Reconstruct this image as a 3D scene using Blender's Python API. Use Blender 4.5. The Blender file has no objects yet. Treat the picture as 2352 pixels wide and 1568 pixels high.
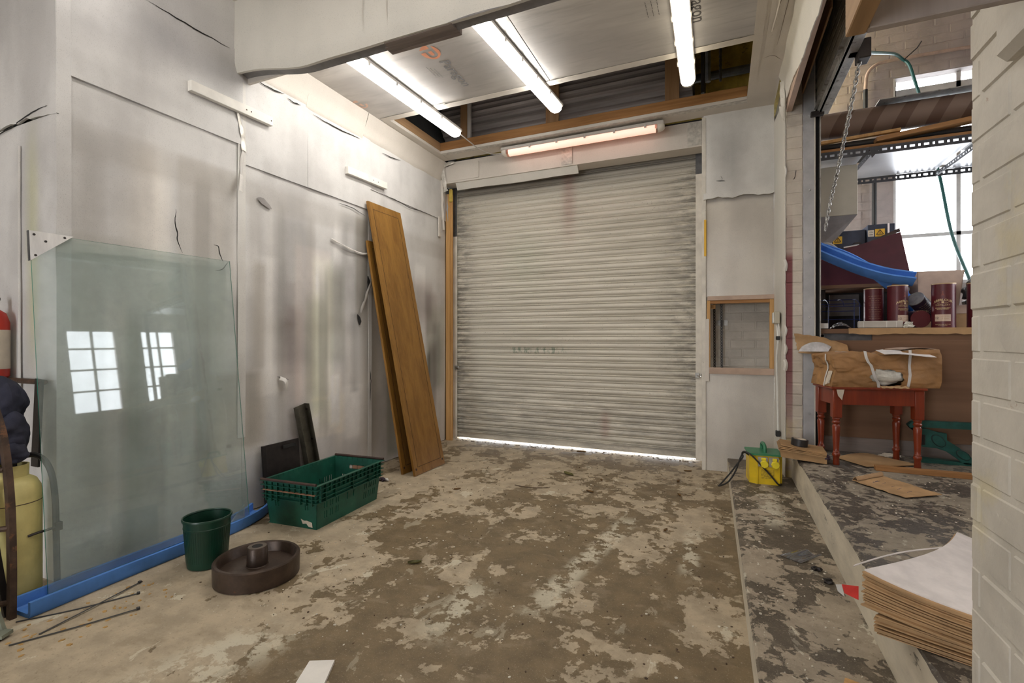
import bpy, bmesh, math, random
from mathutils import Vector, Matrix, noise as mnoise

# ---------------------------------------------------------------- camera, world, exposure
scene = bpy.context.scene
COL = scene.collection
cam_data = bpy.data.cameras.new('camera')
cam_data.sensor_width = 36.0
cam_data.lens = 36.0 * 1109.0 / 2352.0
cam_data.shift_y = -4.0 / 2352.0
cam_data.clip_start = 0.05
cam = bpy.data.objects.new('camera', cam_data)
COL.objects.link(cam)
cam.location = (0, 0, 1.25)
cam.rotation_euler = (math.radians(90), 0, math.radians(23.36))
scene.camera = cam

scene.view_settings.view_transform = 'Standard'
scene.view_settings.look = 'None'
scene.view_settings.exposure = 1.08
scene.view_settings.gamma = 1.0
scene.view_settings.use_curve_mapping = False

scene.cycles.max_bounces = 7
scene.cycles.caustics_reflective = False
scene.cycles.caustics_refractive = False

world = bpy.data.worlds.new('overcast_sky')
scene.world = world
world.use_nodes = True
bg = world.node_tree.nodes['Background']
SKY = (0.94, 0.965, 1.0, 1)
bg.inputs['Color'].default_value = SKY
bg.inputs['Strength'].default_value = 6.5

TUBE = 12.0          # fluorescent diffusers
def portal(name, loc, rot, sx, sy):
    l = bpy.data.lights.new(name, 'AREA'); l.shape = 'RECTANGLE'; l.size = sx; l.size_y = sy
    l.cycles.is_portal = True
    o = bpy.data.objects.new(name, l); COL.objects.link(o); o.location = loc; o.rotation_euler = rot
    return o
R90 = math.pi / 2
# sky portals in the openings of the building (area lamp local -Z looks inwards)
portal('window_portal', (2.05, 6.16, 3.0), (-R90, 0, 0), 1.0, 2.4)
portal('side_window_portal', (3.32, 4.6, 2.05), (0, R90, 0), 1.5, 0.95)
portal('side_window_portal', (3.32, 5.6, 2.05), (0, R90, 0), 1.5, 0.75)
portal('fill_door_portal', (-2.3, -4.22, 1.25), (R90, 0, 0), 1.4, 2.5)  # added unseen doorway behind the camera, for frontal fill daylight

# ---------------------------------------------------------------- mesh helpers
class MB:
    def __init__(s, off=(0, 0, 0)):
        s.v = []; s.f = []; s.fm = []; s.o = Vector(off); s.mi = 0
    def add(s, vs, fs):
        b = len(s.v)
        s.v += [tuple(Vector(p) - s.o) for p in vs]
        for f in fs:
            s.f.append([b + i for i in f]); s.fm.append(s.mi)
        return s
    def box(s, x0, x1, y0, y1, z0, z1, c=0.0, M=None):
        cx, cy, cz = (x0 + x1) / 2, (y0 + y1) / 2, (z0 + z1) / 2
        return s.cbox((cx, cy, cz), (abs(x1 - x0), abs(y1 - y0), abs(z1 - z0)), c, M)
    def cbox(s, ctr, size, c=0.0, M=None):
        h = [d / 2 for d in size]; c = min(c, min(h) * 0.9)
        sg = (-1, 1); vs = []; fs = []
        if c <= 0:
            for x in sg:
                for y in sg:
                    for z in sg: vs.append((x * h[0], y * h[1], z * h[2]))
            fs = [(0, 1, 3, 2), (4, 6, 7, 5), (0, 4, 5, 1), (2, 3, 7, 6), (0, 2, 6, 4), (1, 5, 7, 3)]
        else:
            ix = {}
            for x in sg:
                for y in sg:
                    for z in sg:
                        for a in range(3):
                            p = [x * (h[0] - c), y * (h[1] - c), z * (h[2] - c)]
                            p[a] = (x, y, z)[a] * h[a]
                            ix[(x, y, z, a)] = len(vs); vs.append(tuple(p))
            for a in range(3):
                b1, b2 = [k for k in range(3) if k != a]
                for q in sg:
                    loop = []
                    for (m, n) in ((-1, -1), (1, -1), (1, 1), (-1, 1)):
                        k = [0, 0, 0]; k[a] = q; k[b1] = m; k[b2] = n
                        loop.append(ix[(*k, a)])
                    fs.append(loop)
                for m in sg:
                    for n in sg:
                        k0 = [0, 0, 0]; k1 = [0, 0, 0]
                        k0[a] = -1; k1[a] = 1
                        for k in (k0, k1): k[b1] = m; k[b2] = n
                        fs.append((ix[(*k0, b1)], ix[(*k1, b1)], ix[(*k1, b2)], ix[(*k0, b2)]))
            for x in sg:
                for y in sg:
                    for z in sg: fs.append([ix[(x, y, z, a)] for a in range(3)])
        T = Matrix.Translation(Vector(ctr))
        if M is not None: T = T @ M.to_4x4()
        return s.add([T @ Vector(p) for p in vs], fs)
    def tube(s, path, r, n=8, caps=True, closed=False, flat=None):
        path = [Vector(p) for p in path]; k = len(path)
        rs = r if isinstance(r, (list, tuple)) else [r] * k
        vs = []; up = None
        for i in range(k):
            if closed: t = path[(i + 1) % k] - path[i - 1]
            else: t = path[min(i + 1, k - 1)] - path[max(i - 1, 0)]
            t.normalize()
            if up is None:
                up = Vector((0, 0, 1)) if abs(t.z) < 0.9 else Vector((1, 0, 0))
            side = t.cross(up)
            if side.length < 1e-5: side = t.orthogonal()
            side.normalize(); u2 = side.cross(t).normalized(); up = u2
            for j in range(n):
                a = 2 * math.pi * j / n
                fu = flat if flat else 1.0
                vs.append(path[i] + (side * math.cos(a) + u2 * math.sin(a) * fu) * rs[i])
        fs = []
        for i in range(k if closed else k - 1):
            i2 = (i + 1) % k
            for j in range(n):
                j2 = (j + 1) % n
                fs.append((i * n + j, i * n + j2, i2 * n + j2, i2 * n + j))
        if caps and not closed:
            fs.append(list(range(n))); fs.append([(k - 1) * n + j for j in range(n)])
        return s.add(vs, fs)
    def lathe(s, prof, n=24, ctr=(0, 0, 0), M=None, cap0=True, cap1=True):
        vs = []; fs = []; k = len(prof)
        for (r, z) in prof:
            for j in range(n):
                a = 2 * math.pi * j / n
                vs.append(Vector((r * math.cos(a), r * math.sin(a), z)))
        for i in range(k - 1):
            for j in range(n):
                j2 = (j + 1) % n
                fs.append((i * n + j, i * n + j2, (i + 1) * n + j2, (i + 1) * n + j))
        if cap0: fs.append(list(range(n)))
        if cap1: fs.append([(k - 1) * n + j for j in range(n)])
        T = Matrix.Translation(Vector(ctr))
        if M is not None: T = T @ M.to_4x4()
        return s.add([T @ v for v in vs], fs)
    def prism(s, poly, ext):
        n = len(poly); e = Vector(ext)
        vs = [Vector(p) for p in poly] + [Vector(p) + e for p in poly]
        fs = [list(range(n)), list(range(n, 2 * n))]
        for i in range(n): fs.append((i, (i + 1) % n, n + (i + 1) % n, n + i))
        return s.add(vs, fs)
    def grid(s, fn, nu, nv, ext=None):
        vs = []; fs = []
        for i in range(nu + 1):
            for j in range(nv + 1): vs.append(Vector(fn(i / nu, j / nv)))
        w = nv + 1
        for i in range(nu):
            for j in range(nv): fs.append((i * w + j, (i + 1) * w + j, (i + 1) * w + j + 1, i * w + j + 1))
        if ext is not None:
            e = Vector(ext); b = len(vs)
            vs += [v + e for v in vs[:b]]
            fs += [[b + q for q in f][::-1] for f in fs[:]]
            rim = [(i * w, (i + 1) * w) for i in range(nu)] + [((i + 1) * w + nv, i * w + nv) for i in range(nu)] \
                + [(j + 1, j) for j in range(nv)] + [(nu * w + j, nu * w + j + 1) for j in range(nv)]
            for (a, c) in rim: fs.append((a, c, b + c, b + a))
        return s.add(vs, fs)
    def mesh(s, name, mats, smooth=False):
        me = bpy.data.meshes.new(name)
        me.from_pydata(s.v, [], s.f)
        ms = mats if isinstance(mats, (list, tuple)) else [mats]
        for m in ms: me.materials.append(m)
        if len(ms) > 1:
            for p, i in zip(me.polygons, s.fm): p.material_index = i
        bm = bmesh.new(); bm.from_mesh(me)
        bmesh.ops.recalc_face_normals(bm, faces=bm.faces)
        bm.to_mesh(me); bm.free()
        if smooth:
            for p in me.polygons: p.use_smooth = True
            try: me.set_sharp_from_angle(angle=math.radians(38))
            except Exception: pass
        return me
    def build(s, name, mats, parent=None, smooth=False, loc=None):
        o = bpy.data.objects.new(name, s.mesh(name, mats, smooth))
        COL.objects.link(o)
        if parent: o.parent = parent
        if loc is not None: o.location = loc
        return o

def tag(o, label=None, cat=None, group=None, kind=None):
    if label: o['label'] = label
    if cat: o['category'] = cat
    if group: o['group'] = group
    if kind: o['kind'] = kind
    return o
def thing(name, label, cat, loc=(0, 0, 0), rz=0.0, group=None):
    o = bpy.data.objects.new(name, None); COL.objects.link(o)
    o.empty_display_size = 0.05
    o.location = loc; o.rotation_euler = (0, 0, rz)
    return tag(o, label, cat, group)
def struct(name, mb, m, smooth=False):
    return tag(mb.build(name, m, smooth=smooth), kind='structure')
def solo(name, mb, m, label, cat, loc=(0, 0, 0), rz=0.0, group=None, smooth=False):
    o = mb.build(name, m, smooth=smooth); o.location = loc; o.rotation_euler = (0, 0, rz)
    return tag(o, label, cat, group)
def copy_part(o, parent, loc=None, rot=None):
    c = o.copy(); COL.objects.link(c); c.parent = parent
    if loc is not None: c.location = loc
    if rot is not None: c.rotation_euler = rot
    return c
def spline(pts, n=6):
    P = [Vector(p) for p in pts]; P = [2 * P[0] - P[1]] + P + [2 * P[-1] - P[-2]]; out = []
    for i in range(1, len(P) - 2):
        for k in range(n):
            t = k / n; a, b, c, d = P[i - 1:i + 3]
            out.append(0.5 * ((2 * b) + (c - a) * t + (2 * a - 5 * b + 4 * c - d) * t * t + (3 * b - a - 3 * c + d) * t ** 3))
    out.append(P[-2]); return out
def RX(d): return Matrix.Rotation(math.radians(d), 4, 'X')
def RY(d): return Matrix.Rotation(math.radians(d), 4, 'Y')
def RZ(d): return Matrix.Rotation(math.radians(d), 4, 'Z')
def text(name, body, size, M, m, parent=None, bend=None, extrude=0.0006, align='CENTER', bold=0.0):
    cu = bpy.data.curves.new(name, 'FONT'); cu.body = body; cu.size = size; cu.extrude = extrude
    cu.align_x = align; cu.align_y = 'CENTER'; cu.resolution_u = 3; cu.offset = bold
    t = bpy.data.objects.new(name, cu); COL.objects.link(t)
    bpy.context.view_layer.update()
    me = bpy.data.meshes.new_from_object(t.evaluated_get(bpy.context.evaluated_depsgraph_get()))
    bpy.data.objects.remove(t); bpy.data.curves.remove(cu)
    for v in me.vertices:
        p = v.co.copy()
        if bend: p = Vector(bend(p))
        v.co = M @ p
    me.materials.clear(); me.materials.append(m)
    o = bpy.data.objects.new(name, me); COL.objects.link(o)
    if parent: o.parent = parent
    return o

# ---------------------------------------------------------------- materials
def srgb(r, g, b):
    f = lambda c: (c / 255 / 12.92) if c / 255 <= 0.04045 else ((c / 255 + 0.055) / 1.055) ** 2.4
    return (f(r), f(g), f(b))
class NT:
    def __init__(s, name):
        s.m = bpy.data.materials.new(name); s.m.use_nodes = True
        s.t = s.m.node_tree; s.b = s.t.nodes['Principled BSDF']; s.out = s.t.nodes['Material Output']
    def n(s, ty, **kw):
        q = s.t.nodes.new(ty)
        for k, v in kw.items(): setattr(q, k, v)
        return q
    def l(s, a, b): s.t.links.new(a, b)
    def setv(s, sock, v):
        if hasattr(v, 'is_linked') or hasattr(v, 'links'): s.l(v, sock)
        else: sock.default_value = v
    def pos(s, scale=(1, 1, 1), obj=False, rot=(0, 0, 0)):
        mp = s.n('ShaderNodeMapping'); mp.inputs['Scale'].default_value = scale; mp.inputs['Rotation'].default_value = rot
        if obj: s.l(s.n('ShaderNodeTexCoord').outputs['Object'], mp.inputs['Vector'])
        else: s.l(s.n('ShaderNodeNewGeometry').outputs['Position'], mp.inputs['Vector'])
        return mp.outputs['Vector']
    def noise(s, vec, scale, detail=4, rough=0.55, dist=0.0):
        q = s.n('ShaderNodeTexNoise'); q.inputs['Scale'].default_value = scale; q.inputs['Detail'].default_value = detail
        q.inputs['Roughness'].default_value = rough; q.inputs['Distortion'].default_value = dist
        s.l(vec, q.inputs['Vector']); return q.outputs['Fac']
    def ramp(s, fac, lo, hi, a=0.0, b=1.0, smooth=True):
        q = s.n('ShaderNodeMapRange'); q.interpolation_type = 'SMOOTHSTEP' if smooth else 'LINEAR'
        s.setv(q.inputs['Value'], fac)
        for nm, v in (('From Min', lo), ('From Max', hi), ('To Min', a), ('To Max', b)): s.setv(q.inputs[nm], v)
        return q.outputs['Result']
    def math(s, op, a, b=0.0, clamp=False):
        q = s.n('ShaderNodeMath'); q.operation = op; q.use_clamp = clamp
        s.setv(q.inputs[0], a); s.setv(q.inputs[1], b); return q.outputs[0]
    def mix(s, fac, a, b, mode='MIX'):
        q = s.n('ShaderNodeMix'); q.data_type = 'RGBA'; q.blend_type = mode
        s.setv(q.inputs['Factor'], fac)
        for i, v in ((6, a), (7, b)):
            if isinstance(v, tuple): q.inputs[i].default_value = (*v[:3], 1)
            else: s.l(v, q.inputs[i])
        return q.outputs[2]
    def sep(s):
        q = s.n('ShaderNodeSeparateXYZ'); s.l(s.n('ShaderNodeNewGeometry').outputs['Position'], q.inputs[0]); return q.outputs
    def band(s, v, c, w, soft):
        a = s.ramp(v, c - w - soft, c - w + soft); b = s.ramp(v, c + w - soft, c + w + soft, 1.0, 0.0)
        return s.math('MULTIPLY', a, b)
    def bump(s, h, strength, dist=0.01):
        q = s.n('ShaderNodeBump'); q.inputs['Strength'].default_value = strength; q.inputs['Distance'].default_value = dist
        s.l(h, q.inputs['Height']); s.l(q.outputs['Normal'], s.b.inputs['Normal'])
    def col(s, v):
        if isinstance(v, tuple): s.b.inputs['Base Color'].default_value = (*v[:3], 1)
        else: s.l(v, s.b.inputs['Base Color'])
    def fin(s, rough=0.6, metal=0.0, spec=0.5):
        s.setv(s.b.inputs['Roughness'], rough); s.setv(s.b.inputs['Metallic'], metal)
        s.b.inputs['Specular IOR Level'].default_value = spec
        return s.m
def MAT(name, c, rough=0.6, metal=0.0, var=0.15, vs=9.0, bump=0.0, bs=60.0, c2=None, thr=None, spec=0.5, obj=True, stretch=(1, 1, 1), bd=0.004):
    t = NT(name); v = t.pos(stretch, obj)
    f = t.noise(v, vs, 5, 0.6)
    a = tuple(x * (1 - var) for x in c); b = tuple(min(1, x * (1 + var)) for x in c)
    q = t.mix(t.ramp(f, 0.3, 0.7), a, b)
    if c2:
        lo, hi = thr or (0.58, 0.66)
        q = t.mix(t.ramp(t.noise(t.pos(tuple(1.7 * k for k in stretch), obj), vs * 0.7, 7, 0.65), lo, hi), q, c2)
    t.col(q)
    if bump: t.bump(t.noise(v, bs, 4, 0.6), bump, bd)
    return t.fin(rough, metal, spec)
def WOOD(name, c1, c2, axis='z', scale=14.0, rough=0.5, bump=0.1, spec=0.4):
    t = NT(name); st = {'x': (0.06, 1, 1), 'y': (1, 0.06, 1), 'z': (1, 1, 0.06)}[axis]
    v = t.pos(st, True)
    f = t.noise(v, scale, 6, 0.62, 0.6); g = t.noise(v, scale * 6, 3, 0.6)
    h = t.math('ADD', t.math('MULTIPLY', f, 0.75), t.math('MULTIPLY', g, 0.25))
    t.col(t.mix(t.ramp(h, 0.32, 0.68), c1, c2))
    if bump: t.bump(g, bump, 0.002)
    return t.fin(rough, 0, spec)
def EMIT(name, c, s):
    t = NT(name); t.col((0.8, 0.8, 0.78))
    t.b.inputs['Emission Color'].default_value = (*c, 1); t.b.inputs['Emission Strength'].default_value = s
    return t.fin(0.4)

def floor_mat(name, light, dark, white, bias, big, streaks=(), det=0.28):
    t = NT(name); v = t.pos((1, 1, 1)); xyz = t.sep()
    n1 = t.noise(t.pos((1.15, 0.95, 1)), big, 9, 0.60, 0.35)
    n2 = t.noise(v, big * 5.2, 6, 0.65, 0.3)
    f = t.math('ADD', t.math('MULTIPLY', n1, 1.0 - det), t.math('MULTIPLY', n2, det))
    if bias is not None:
        for (cx, cy, rx, ry, amt) in bias:
            dx = t.math('DIVIDE', t.math('SUBTRACT', xyz[0], cx), rx); dy = t.math('DIVIDE', t.math('SUBTRACT', xyz[1], cy), ry)
            d = t.math('ADD', t.math('MULTIPLY', dx, dx), t.math('MULTIPLY', dy, dy))
            f = t.math('ADD', f, t.ramp(d, 0.0, 1.0, amt, 0.0))
    patch = t.ramp(f, 0.494, 0.510)
    fine = t.noise(v, 60, 5, 0.7)
    mid = t.noise(v, 7, 6, 0.65)
    la = t.mix(t.ramp(mid, 0.3, 0.7), tuple(c * 0.80 for c in light), tuple(c * 1.12 for c in light))
    da = t.mix(t.ramp(mid, 0.3, 0.7), tuple(c * 0.80 for c in dark), tuple(c * 1.22 for c in dark))
    c = t.mix(patch, la, da)
    soft = t.noise(t.pos((1, 1.3, 1)), big * 2.6, 6, 0.6, 0.4)
    c = t.mix(t.math('MULTIPLY', t.ramp(soft, 0.54, 0.66), 0.45), c, tuple(0.5 * (a + b) for a, b in zip(light, dark)))
    wn = t.noise(t.pos((1.3, 0.9, 1), rot=(0, 0, 0.5)), big * 1.9, 9, 0.66, 0.5)
    wm = t.math('MULTIPLY', t.ramp(wn, 0.615, 0.63), t.math('SUBTRACT', 1.0, t.math('MULTIPLY', patch, 0.6)))
    c = t.mix(t.math('MULTIPLY', wm, 0.75), c, white)
    for (sx, sy0, sy1, sw, sk) in streaks:           # long flakes of pale line paint left on the concrete
        xx = t.math('SUBTRACT', xyz[0], t.math('MULTIPLY', t.math('SUBTRACT', xyz[1], sy0), sk))
        q = t.math('MULTIPLY', t.band(xx, sx, sw, sw * 0.6), t.band(xyz[1], (sy0 + sy1) / 2, (sy1 - sy0) / 2, 0.12))
        q = t.math('MULTIPLY', q, t.ramp(t.noise(v, 11, 6, 0.7), 0.47, 0.53))
        c = t.mix(t.math('MULTIPLY', q, 0.8), c, white)
    vor = t.n('ShaderNodeTexVoronoi'); vor.inputs['Scale'].default_value = 26; t.l(v, vor.inputs['Vector'])
    sp = t.math('MULTIPLY', t.ramp(vor.outputs['Distance'], 0.05, 0.11, 1, 0), t.ramp(t.noise(v, 3.0, 2), 0.45, 0.6))
    c = t.mix(t.math('MULTIPLY', sp, 0.7), c, (0.62, 0.58, 0.50))
    c = t.mix(t.math('MULTIPLY', t.ramp(fine, 0.56, 0.72), 0.45), c, tuple(0.35 * k for k in dark))
    c = t.mix(t.math('MULTIPLY', t.ramp(t.noise(v, 140, 3, 0.7), 0.58, 0.7), 0.35), c, white)
    t.col(c)
    h = t.math('ADD', t.math('MULTIPLY', patch, -0.5), t.math('MULTIPLY', fine, 0.5))
    t.bump(h, 0.35, 0.004)
    return t.fin(t.ramp(patch, 0, 1, 0.75, 0.52), 0, 0.35)

M = {}
M['floor'] = floor_mat('worn_concrete', (0.45, 0.370, 0.262), (0.180, 0.132, 0.074), (0.62, 0.57, 0.44),
    [(-0.9, 2.3, 1.7, 1.8, 0.055), (-2.6, 1.5, 1.3, 1.4, -0.085), (-2.3, 3.6, 0.9, 1.2, -0.06), (-0.5, 3.0, 0.5, 1.6, -0.02), (-0.9, 0.9, 1.2, 0.9, 0.05)], 2.5, ((-0.80, 2.1, 3.4, 0.06, 0.17), (-0.16, 2.75, 3.35, 0.045, 0.0), (-1.12, 1.75, 2.2, 0.08, 0.0), (-1.9, 1.0, 1.5, 0.14, 0.3)), det=0.34)
M['step'] = floor_mat('worn_step', (0.37, 0.31, 0.235), (0.105, 0.085, 0.062), (0.60, 0.56, 0.45), None, 3.6, ((0.30, 3.3, 4.0, 0.06, 0.0),), det=0.36)
M['platform'] = floor_mat('worn_platform', (0.29, 0.25, 0.195), (0.085, 0.072, 0.06), (0.46, 0.42, 0.34), None, 4.4, det=0.42)
M['riser'] = MAT('painted_riser', (0.55, 0.49, 0.38), 0.8, var=0.16, vs=5, bump=0.5, bs=30, c2=(0.10, 0.085, 0.065), thr=(0.64, 0.68), obj=False, stretch=(1, 0.6, 1.6))
M['yard'] = MAT('yard_ground', (0.6, 0.6, 0.6), 0.9)

def sheet_mat(name, base, grey, rough=0.55, metal=0.0, attr=True, streak=0.5):
    t = NT(name); v = t.pos((1, 1, 0.22))
    s1 = t.noise(v, 2.6, 3, 0.5); s2 = t.noise(t.pos((1, 1, 1)), 1.8, 5, 0.6)
    f = t.math('ADD', t.math('MULTIPLY', s1, 0.55), t.math('MULTIPLY', s2, 0.45))
    c = t.mix(t.math('MULTIPLY', t.ramp(f, 0.40, 0.66), streak), base, grey)
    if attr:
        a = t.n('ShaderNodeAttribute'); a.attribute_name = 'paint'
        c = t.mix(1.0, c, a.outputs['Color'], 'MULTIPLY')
    sp = t.noise(t.pos((1, 1, 1)), 240, 2, 0.6)
    c = t.mix(t.math('MULTIPLY', t.ramp(sp, 0.60, 0.68), 0.32), c, tuple(0.45 * k for k in grey))
    t.col(c)
    b = t.math('ADD', t.math('MULTIPLY', t.noise(t.pos((1, 1, 1)), 70, 3, 0.6), 0.25), t.noise(t.pos((1, 1, 0.5)), 5, 4, 0.6))
    t.bump(b, 0.22, 0.012)
    return t.fin(rough, metal, 0.35)
M['sheet'] = sheet_mat('oversprayed_wall_sheet', (0.71, 0.695, 0.68), (0.42, 0.405, 0.395), streak=0.70)
M['sheet2'] = sheet_mat('oversprayed_ceiling_strip', (0.66, 0.61, 0.55), (0.48, 0.44, 0.39), attr=False, streak=0.4)
M['sheet3'] = sheet_mat('brushed_backing_sheet', (0.60, 0.56, 0.50), (0.40, 0.37, 0.34), rough=0.38, metal=0.25, attr=False, streak=0.7)
M['beamsheet'] = sheet_mat('wrapped_beam_sheet', (0.66, 0.63, 0.57), (0.50, 0.49, 0.45), attr=False, streak=0.5)
M['tape'] = MAT('silver_tape', (0.58, 0.55, 0.50), 0.32, 0.35, var=0.2, vs=25, bump=0.6, bs=40, obj=False)
M['foil'] = None
def foil():
    t = NT('foil_faced_board'); v = t.pos((0.35, 1, 1))
    f = t.noise(v, 2.2, 5, 0.6, 0.3); g = t.noise(t.pos((0.12, 1, 1)), 26, 3, 0.6)
    c = t.mix(t.ramp(f, 0.35, 0.68), (0.60, 0.575, 0.55), (0.44, 0.42, 0.41))
    c = t.mix(t.math('MULTIPLY', t.ramp(g, 0.5, 0.75), 0.35), c, (0.30, 0.29, 0.28))
    t.col(c); t.bump(t.math('ADD', t.math('MULTIPLY', g, 0.3), f), 0.25, 0.01)
    return t.fin(0.36, 0.55)
M['foil'] = foil()
M['logo'] = MAT('logo_orange', srgb(226, 150, 112), 0.6, var=0.1)
M['logofaint'] = MAT('logo_orange_faint', srgb(214, 178, 158), 0.6, var=0.1)
M['print'] = MAT('print_grey', srgb(128, 128, 130), 0.6, var=0.1)
M['printdark'] = MAT('print_dark_grey', srgb(70, 66, 66), 0.6, var=0.1)
M['dark'] = MAT('dark_void', (0.035, 0.033, 0.034), 0.9, var=0.3)
M['gap'] = MAT('gap_black', (0.02, 0.019, 0.018), 0.95, var=0.2)
M['mustard'] = MAT('mustard_painted_masonry', (0.58, 0.45, 0.12), 0.8, var=0.3, vs=6, bump=0.4, bs=20, c2=(0.24, 0.19, 0.08))
M['timber'] = WOOD('rough_sawn_timber_x', (0.23, 0.105, 0.035), (0.42, 0.21, 0.075), 'x', 9, 0.7, 0.4)
M['timber_y'] = WOOD('rough_sawn_timber_y', (0.26, 0.15, 0.075), (0.42, 0.26, 0.13), 'y', 9, 0.7, 0.3)
M['timber_z'] = WOOD('pine_post', (0.42, 0.22, 0.07), (0.62, 0.37, 0.15), 'z', 12, 0.6, 0.3)
M['planks'] = WOOD('grey_planks', (0.17, 0.135, 0.12), (0.30, 0.25, 0.22), 'x', 8, 0.7, 0.3)

def slat_mat():
    t = NT('grimy_shaded_galvanised_slat'); xyz = t.sep()
    n = t.noise(t.pos((0.25, 1, 3)), 3.0, 5, 0.6)
    c = t.mix(t.ramp(n, 0.3, 0.72), (0.68, 0.64, 0.555), (0.53, 0.495, 0.42))
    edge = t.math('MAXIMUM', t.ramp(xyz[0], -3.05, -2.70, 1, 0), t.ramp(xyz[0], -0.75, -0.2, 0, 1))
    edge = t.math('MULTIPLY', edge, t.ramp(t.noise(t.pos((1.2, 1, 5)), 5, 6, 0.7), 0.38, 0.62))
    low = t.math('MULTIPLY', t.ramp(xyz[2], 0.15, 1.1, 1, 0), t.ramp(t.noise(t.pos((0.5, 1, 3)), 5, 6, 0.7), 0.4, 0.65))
    top = t.math('MULTIPLY', t.ramp(xyz[2], 2.85, 3.2, 0, 1), 0.85)  # greyer top slats, with the shade under the lintel put into the colour
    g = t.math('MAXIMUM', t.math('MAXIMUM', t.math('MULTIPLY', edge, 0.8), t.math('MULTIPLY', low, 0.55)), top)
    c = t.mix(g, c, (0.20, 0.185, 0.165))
    red = t.math('MULTIPLY', t.band(xyz[0], -1.60, 0.05, 0.09), t.ramp(xyz[2], 2.15, 2.9, 0, 0.55))
    red2 = t.math('MULTIPLY', t.band(xyz[0], -1.18, 0.03, 0.06), t.band(xyz[2], 0.3, 0.14, 0.08))
    c = t.mix(t.math('MAXIMUM', red, t.math('MULTIPLY', red2, 0.5)), c, (0.30, 0.13, 0.11))
    gs = t.math('MULTIPLY', t.band(xyz[2], 1.125, 0.035, 0.015), t.band(xyz[0], -2.0, 0.33, 0.12))
    gs = t.math('MULTIPLY', gs, t.ramp(t.noise(t.pos((1, 1, 0.4)), 26, 4, 0.7), 0.45, 0.62))
    c = t.mix(t.math('MULTIPLY', gs, 0.75), c, (0.10, 0.17, 0.11))
    gr = t.math('MULTIPLY', t.band(xyz[0], -2.15, 0.18, 0.25), t.band(xyz[2], 2.2, 0.3, 0.3))
    c = t.mix(t.math('MULTIPLY', gr, 0.16), c, (0.35, 0.46, 0.32))
    sp = t.noise(t.pos((1, 1, 1)), 60, 4, 0.7)
    c = t.mix(t.math('MULTIPLY', t.ramp(sp, 0.62, 0.70), 0.6), c, (0.13, 0.11, 0.085))
    t.col(c); t.bump(sp, 0.12, 0.002)
    return t.fin(0.52, 0.05, 0.4)
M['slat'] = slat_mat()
M['galv'] = MAT('galvanised_steel', (0.38, 0.37, 0.35), 0.45, 0.6, var=0.25, vs=14, bump=0.2, c2=(0.17, 0.15, 0.13))
M['galvdark'] = MAT('dark_galvanised_steel', (0.10, 0.10, 0.105), 0.5, 0.5, var=0.3, vs=10, bump=0.2)
M['steelpaint'] = MAT('grey_painted_steel', (0.40, 0.40, 0.41), 0.5, 0.2, var=0.16, vs=5, bump=0.15, c2=(0.22, 0.21, 0.21), thr=(0.66, 0.7))
M['paintwhite'] = MAT('white_painted_strip', (0.66, 0.62, 0.55), 0.6, var=0.12, vs=6, bump=0.2, c2=(0.22, 0.2, 0.17), thr=(0.66, 0.70))

def brick_paint(name, base, stain=None, maroon=False):
    t = NT(name); v = t.pos((1, 1, 1)); xyz = t.sep()
    c = t.mix(t.ramp(t.noise(v, 5, 5, 0.6), 0.32, 0.7), base, tuple(k * 0.80 for k in base))
    if stain: c = t.mix(t.math('MULTIPLY', t.ramp(t.noise(v, 2.3, 6, 0.65), 0.54, 0.66), 0.5), c, stain)
    if maroon:
        w = t.noise(t.pos((1, 1, 1)), 9, 3)
        mm = t.math('MULTIPLY', t.ramp(xyz[0], 0.530, 0.545, 1, 0), t.ramp(xyz[1], 4.60, 4.64, 1, 0))
        fade = t.math('ADD', t.ramp(xyz[2], 1.90, 1.98, 1.0, 0.42), t.ramp(xyz[2], 1.98, 2.45, 0, -0.42))
        fade2 = t.ramp(xyz[2], 0.35, 1.15, 0.42, 1.0)
        c = t.mix(t.math('MULTIPLY', mm, t.math('MULTIPLY', fade, fade2), True), c, (0.20, 0.065, 0.07))
        yl = t.math('MULTIPLY', t.ramp(xyz[2], 0.35, 0.75, 0.55, 0), t.ramp(w, 0.35, 0.6))
        c = t.mix(yl, c, (0.55, 0.46, 0.16))
    rs = t.math('MULTIPLY', t.ramp(t.noise(v, 13, 6, 0.75), 0.66, 0.72), 0.6)
    c = t.mix(rs, c, (0.28, 0.15, 0.09))
    t.col(c)
    t.bump(t.math('ADD', t.noise(v, 40, 4, 0.6), t.math('MULTIPLY', t.noise(v, 9, 3, 0.5), 1.3)), 0.5, 0.006)
    return t.fin(0.62, 0, 0.4)
M['pier'] = brick_paint('cream_painted_brick', (0.62, 0.56, 0.48), (0.52, 0.44, 0.36), True)
M['pillar'] = brick_paint('cream_painted_brick_near', (0.58, 0.54, 0.47), (0.60, 0.52, 0.30))
M['nichebrick'] = brick_paint('pale_painted_brick', (0.56, 0.52, 0.46), (0.48, 0.42, 0.38))
M['backbrick'] = brick_paint('pinkish_painted_brick', (0.50, 0.43, 0.40), (0.40, 0.31, 0.28))

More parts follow.
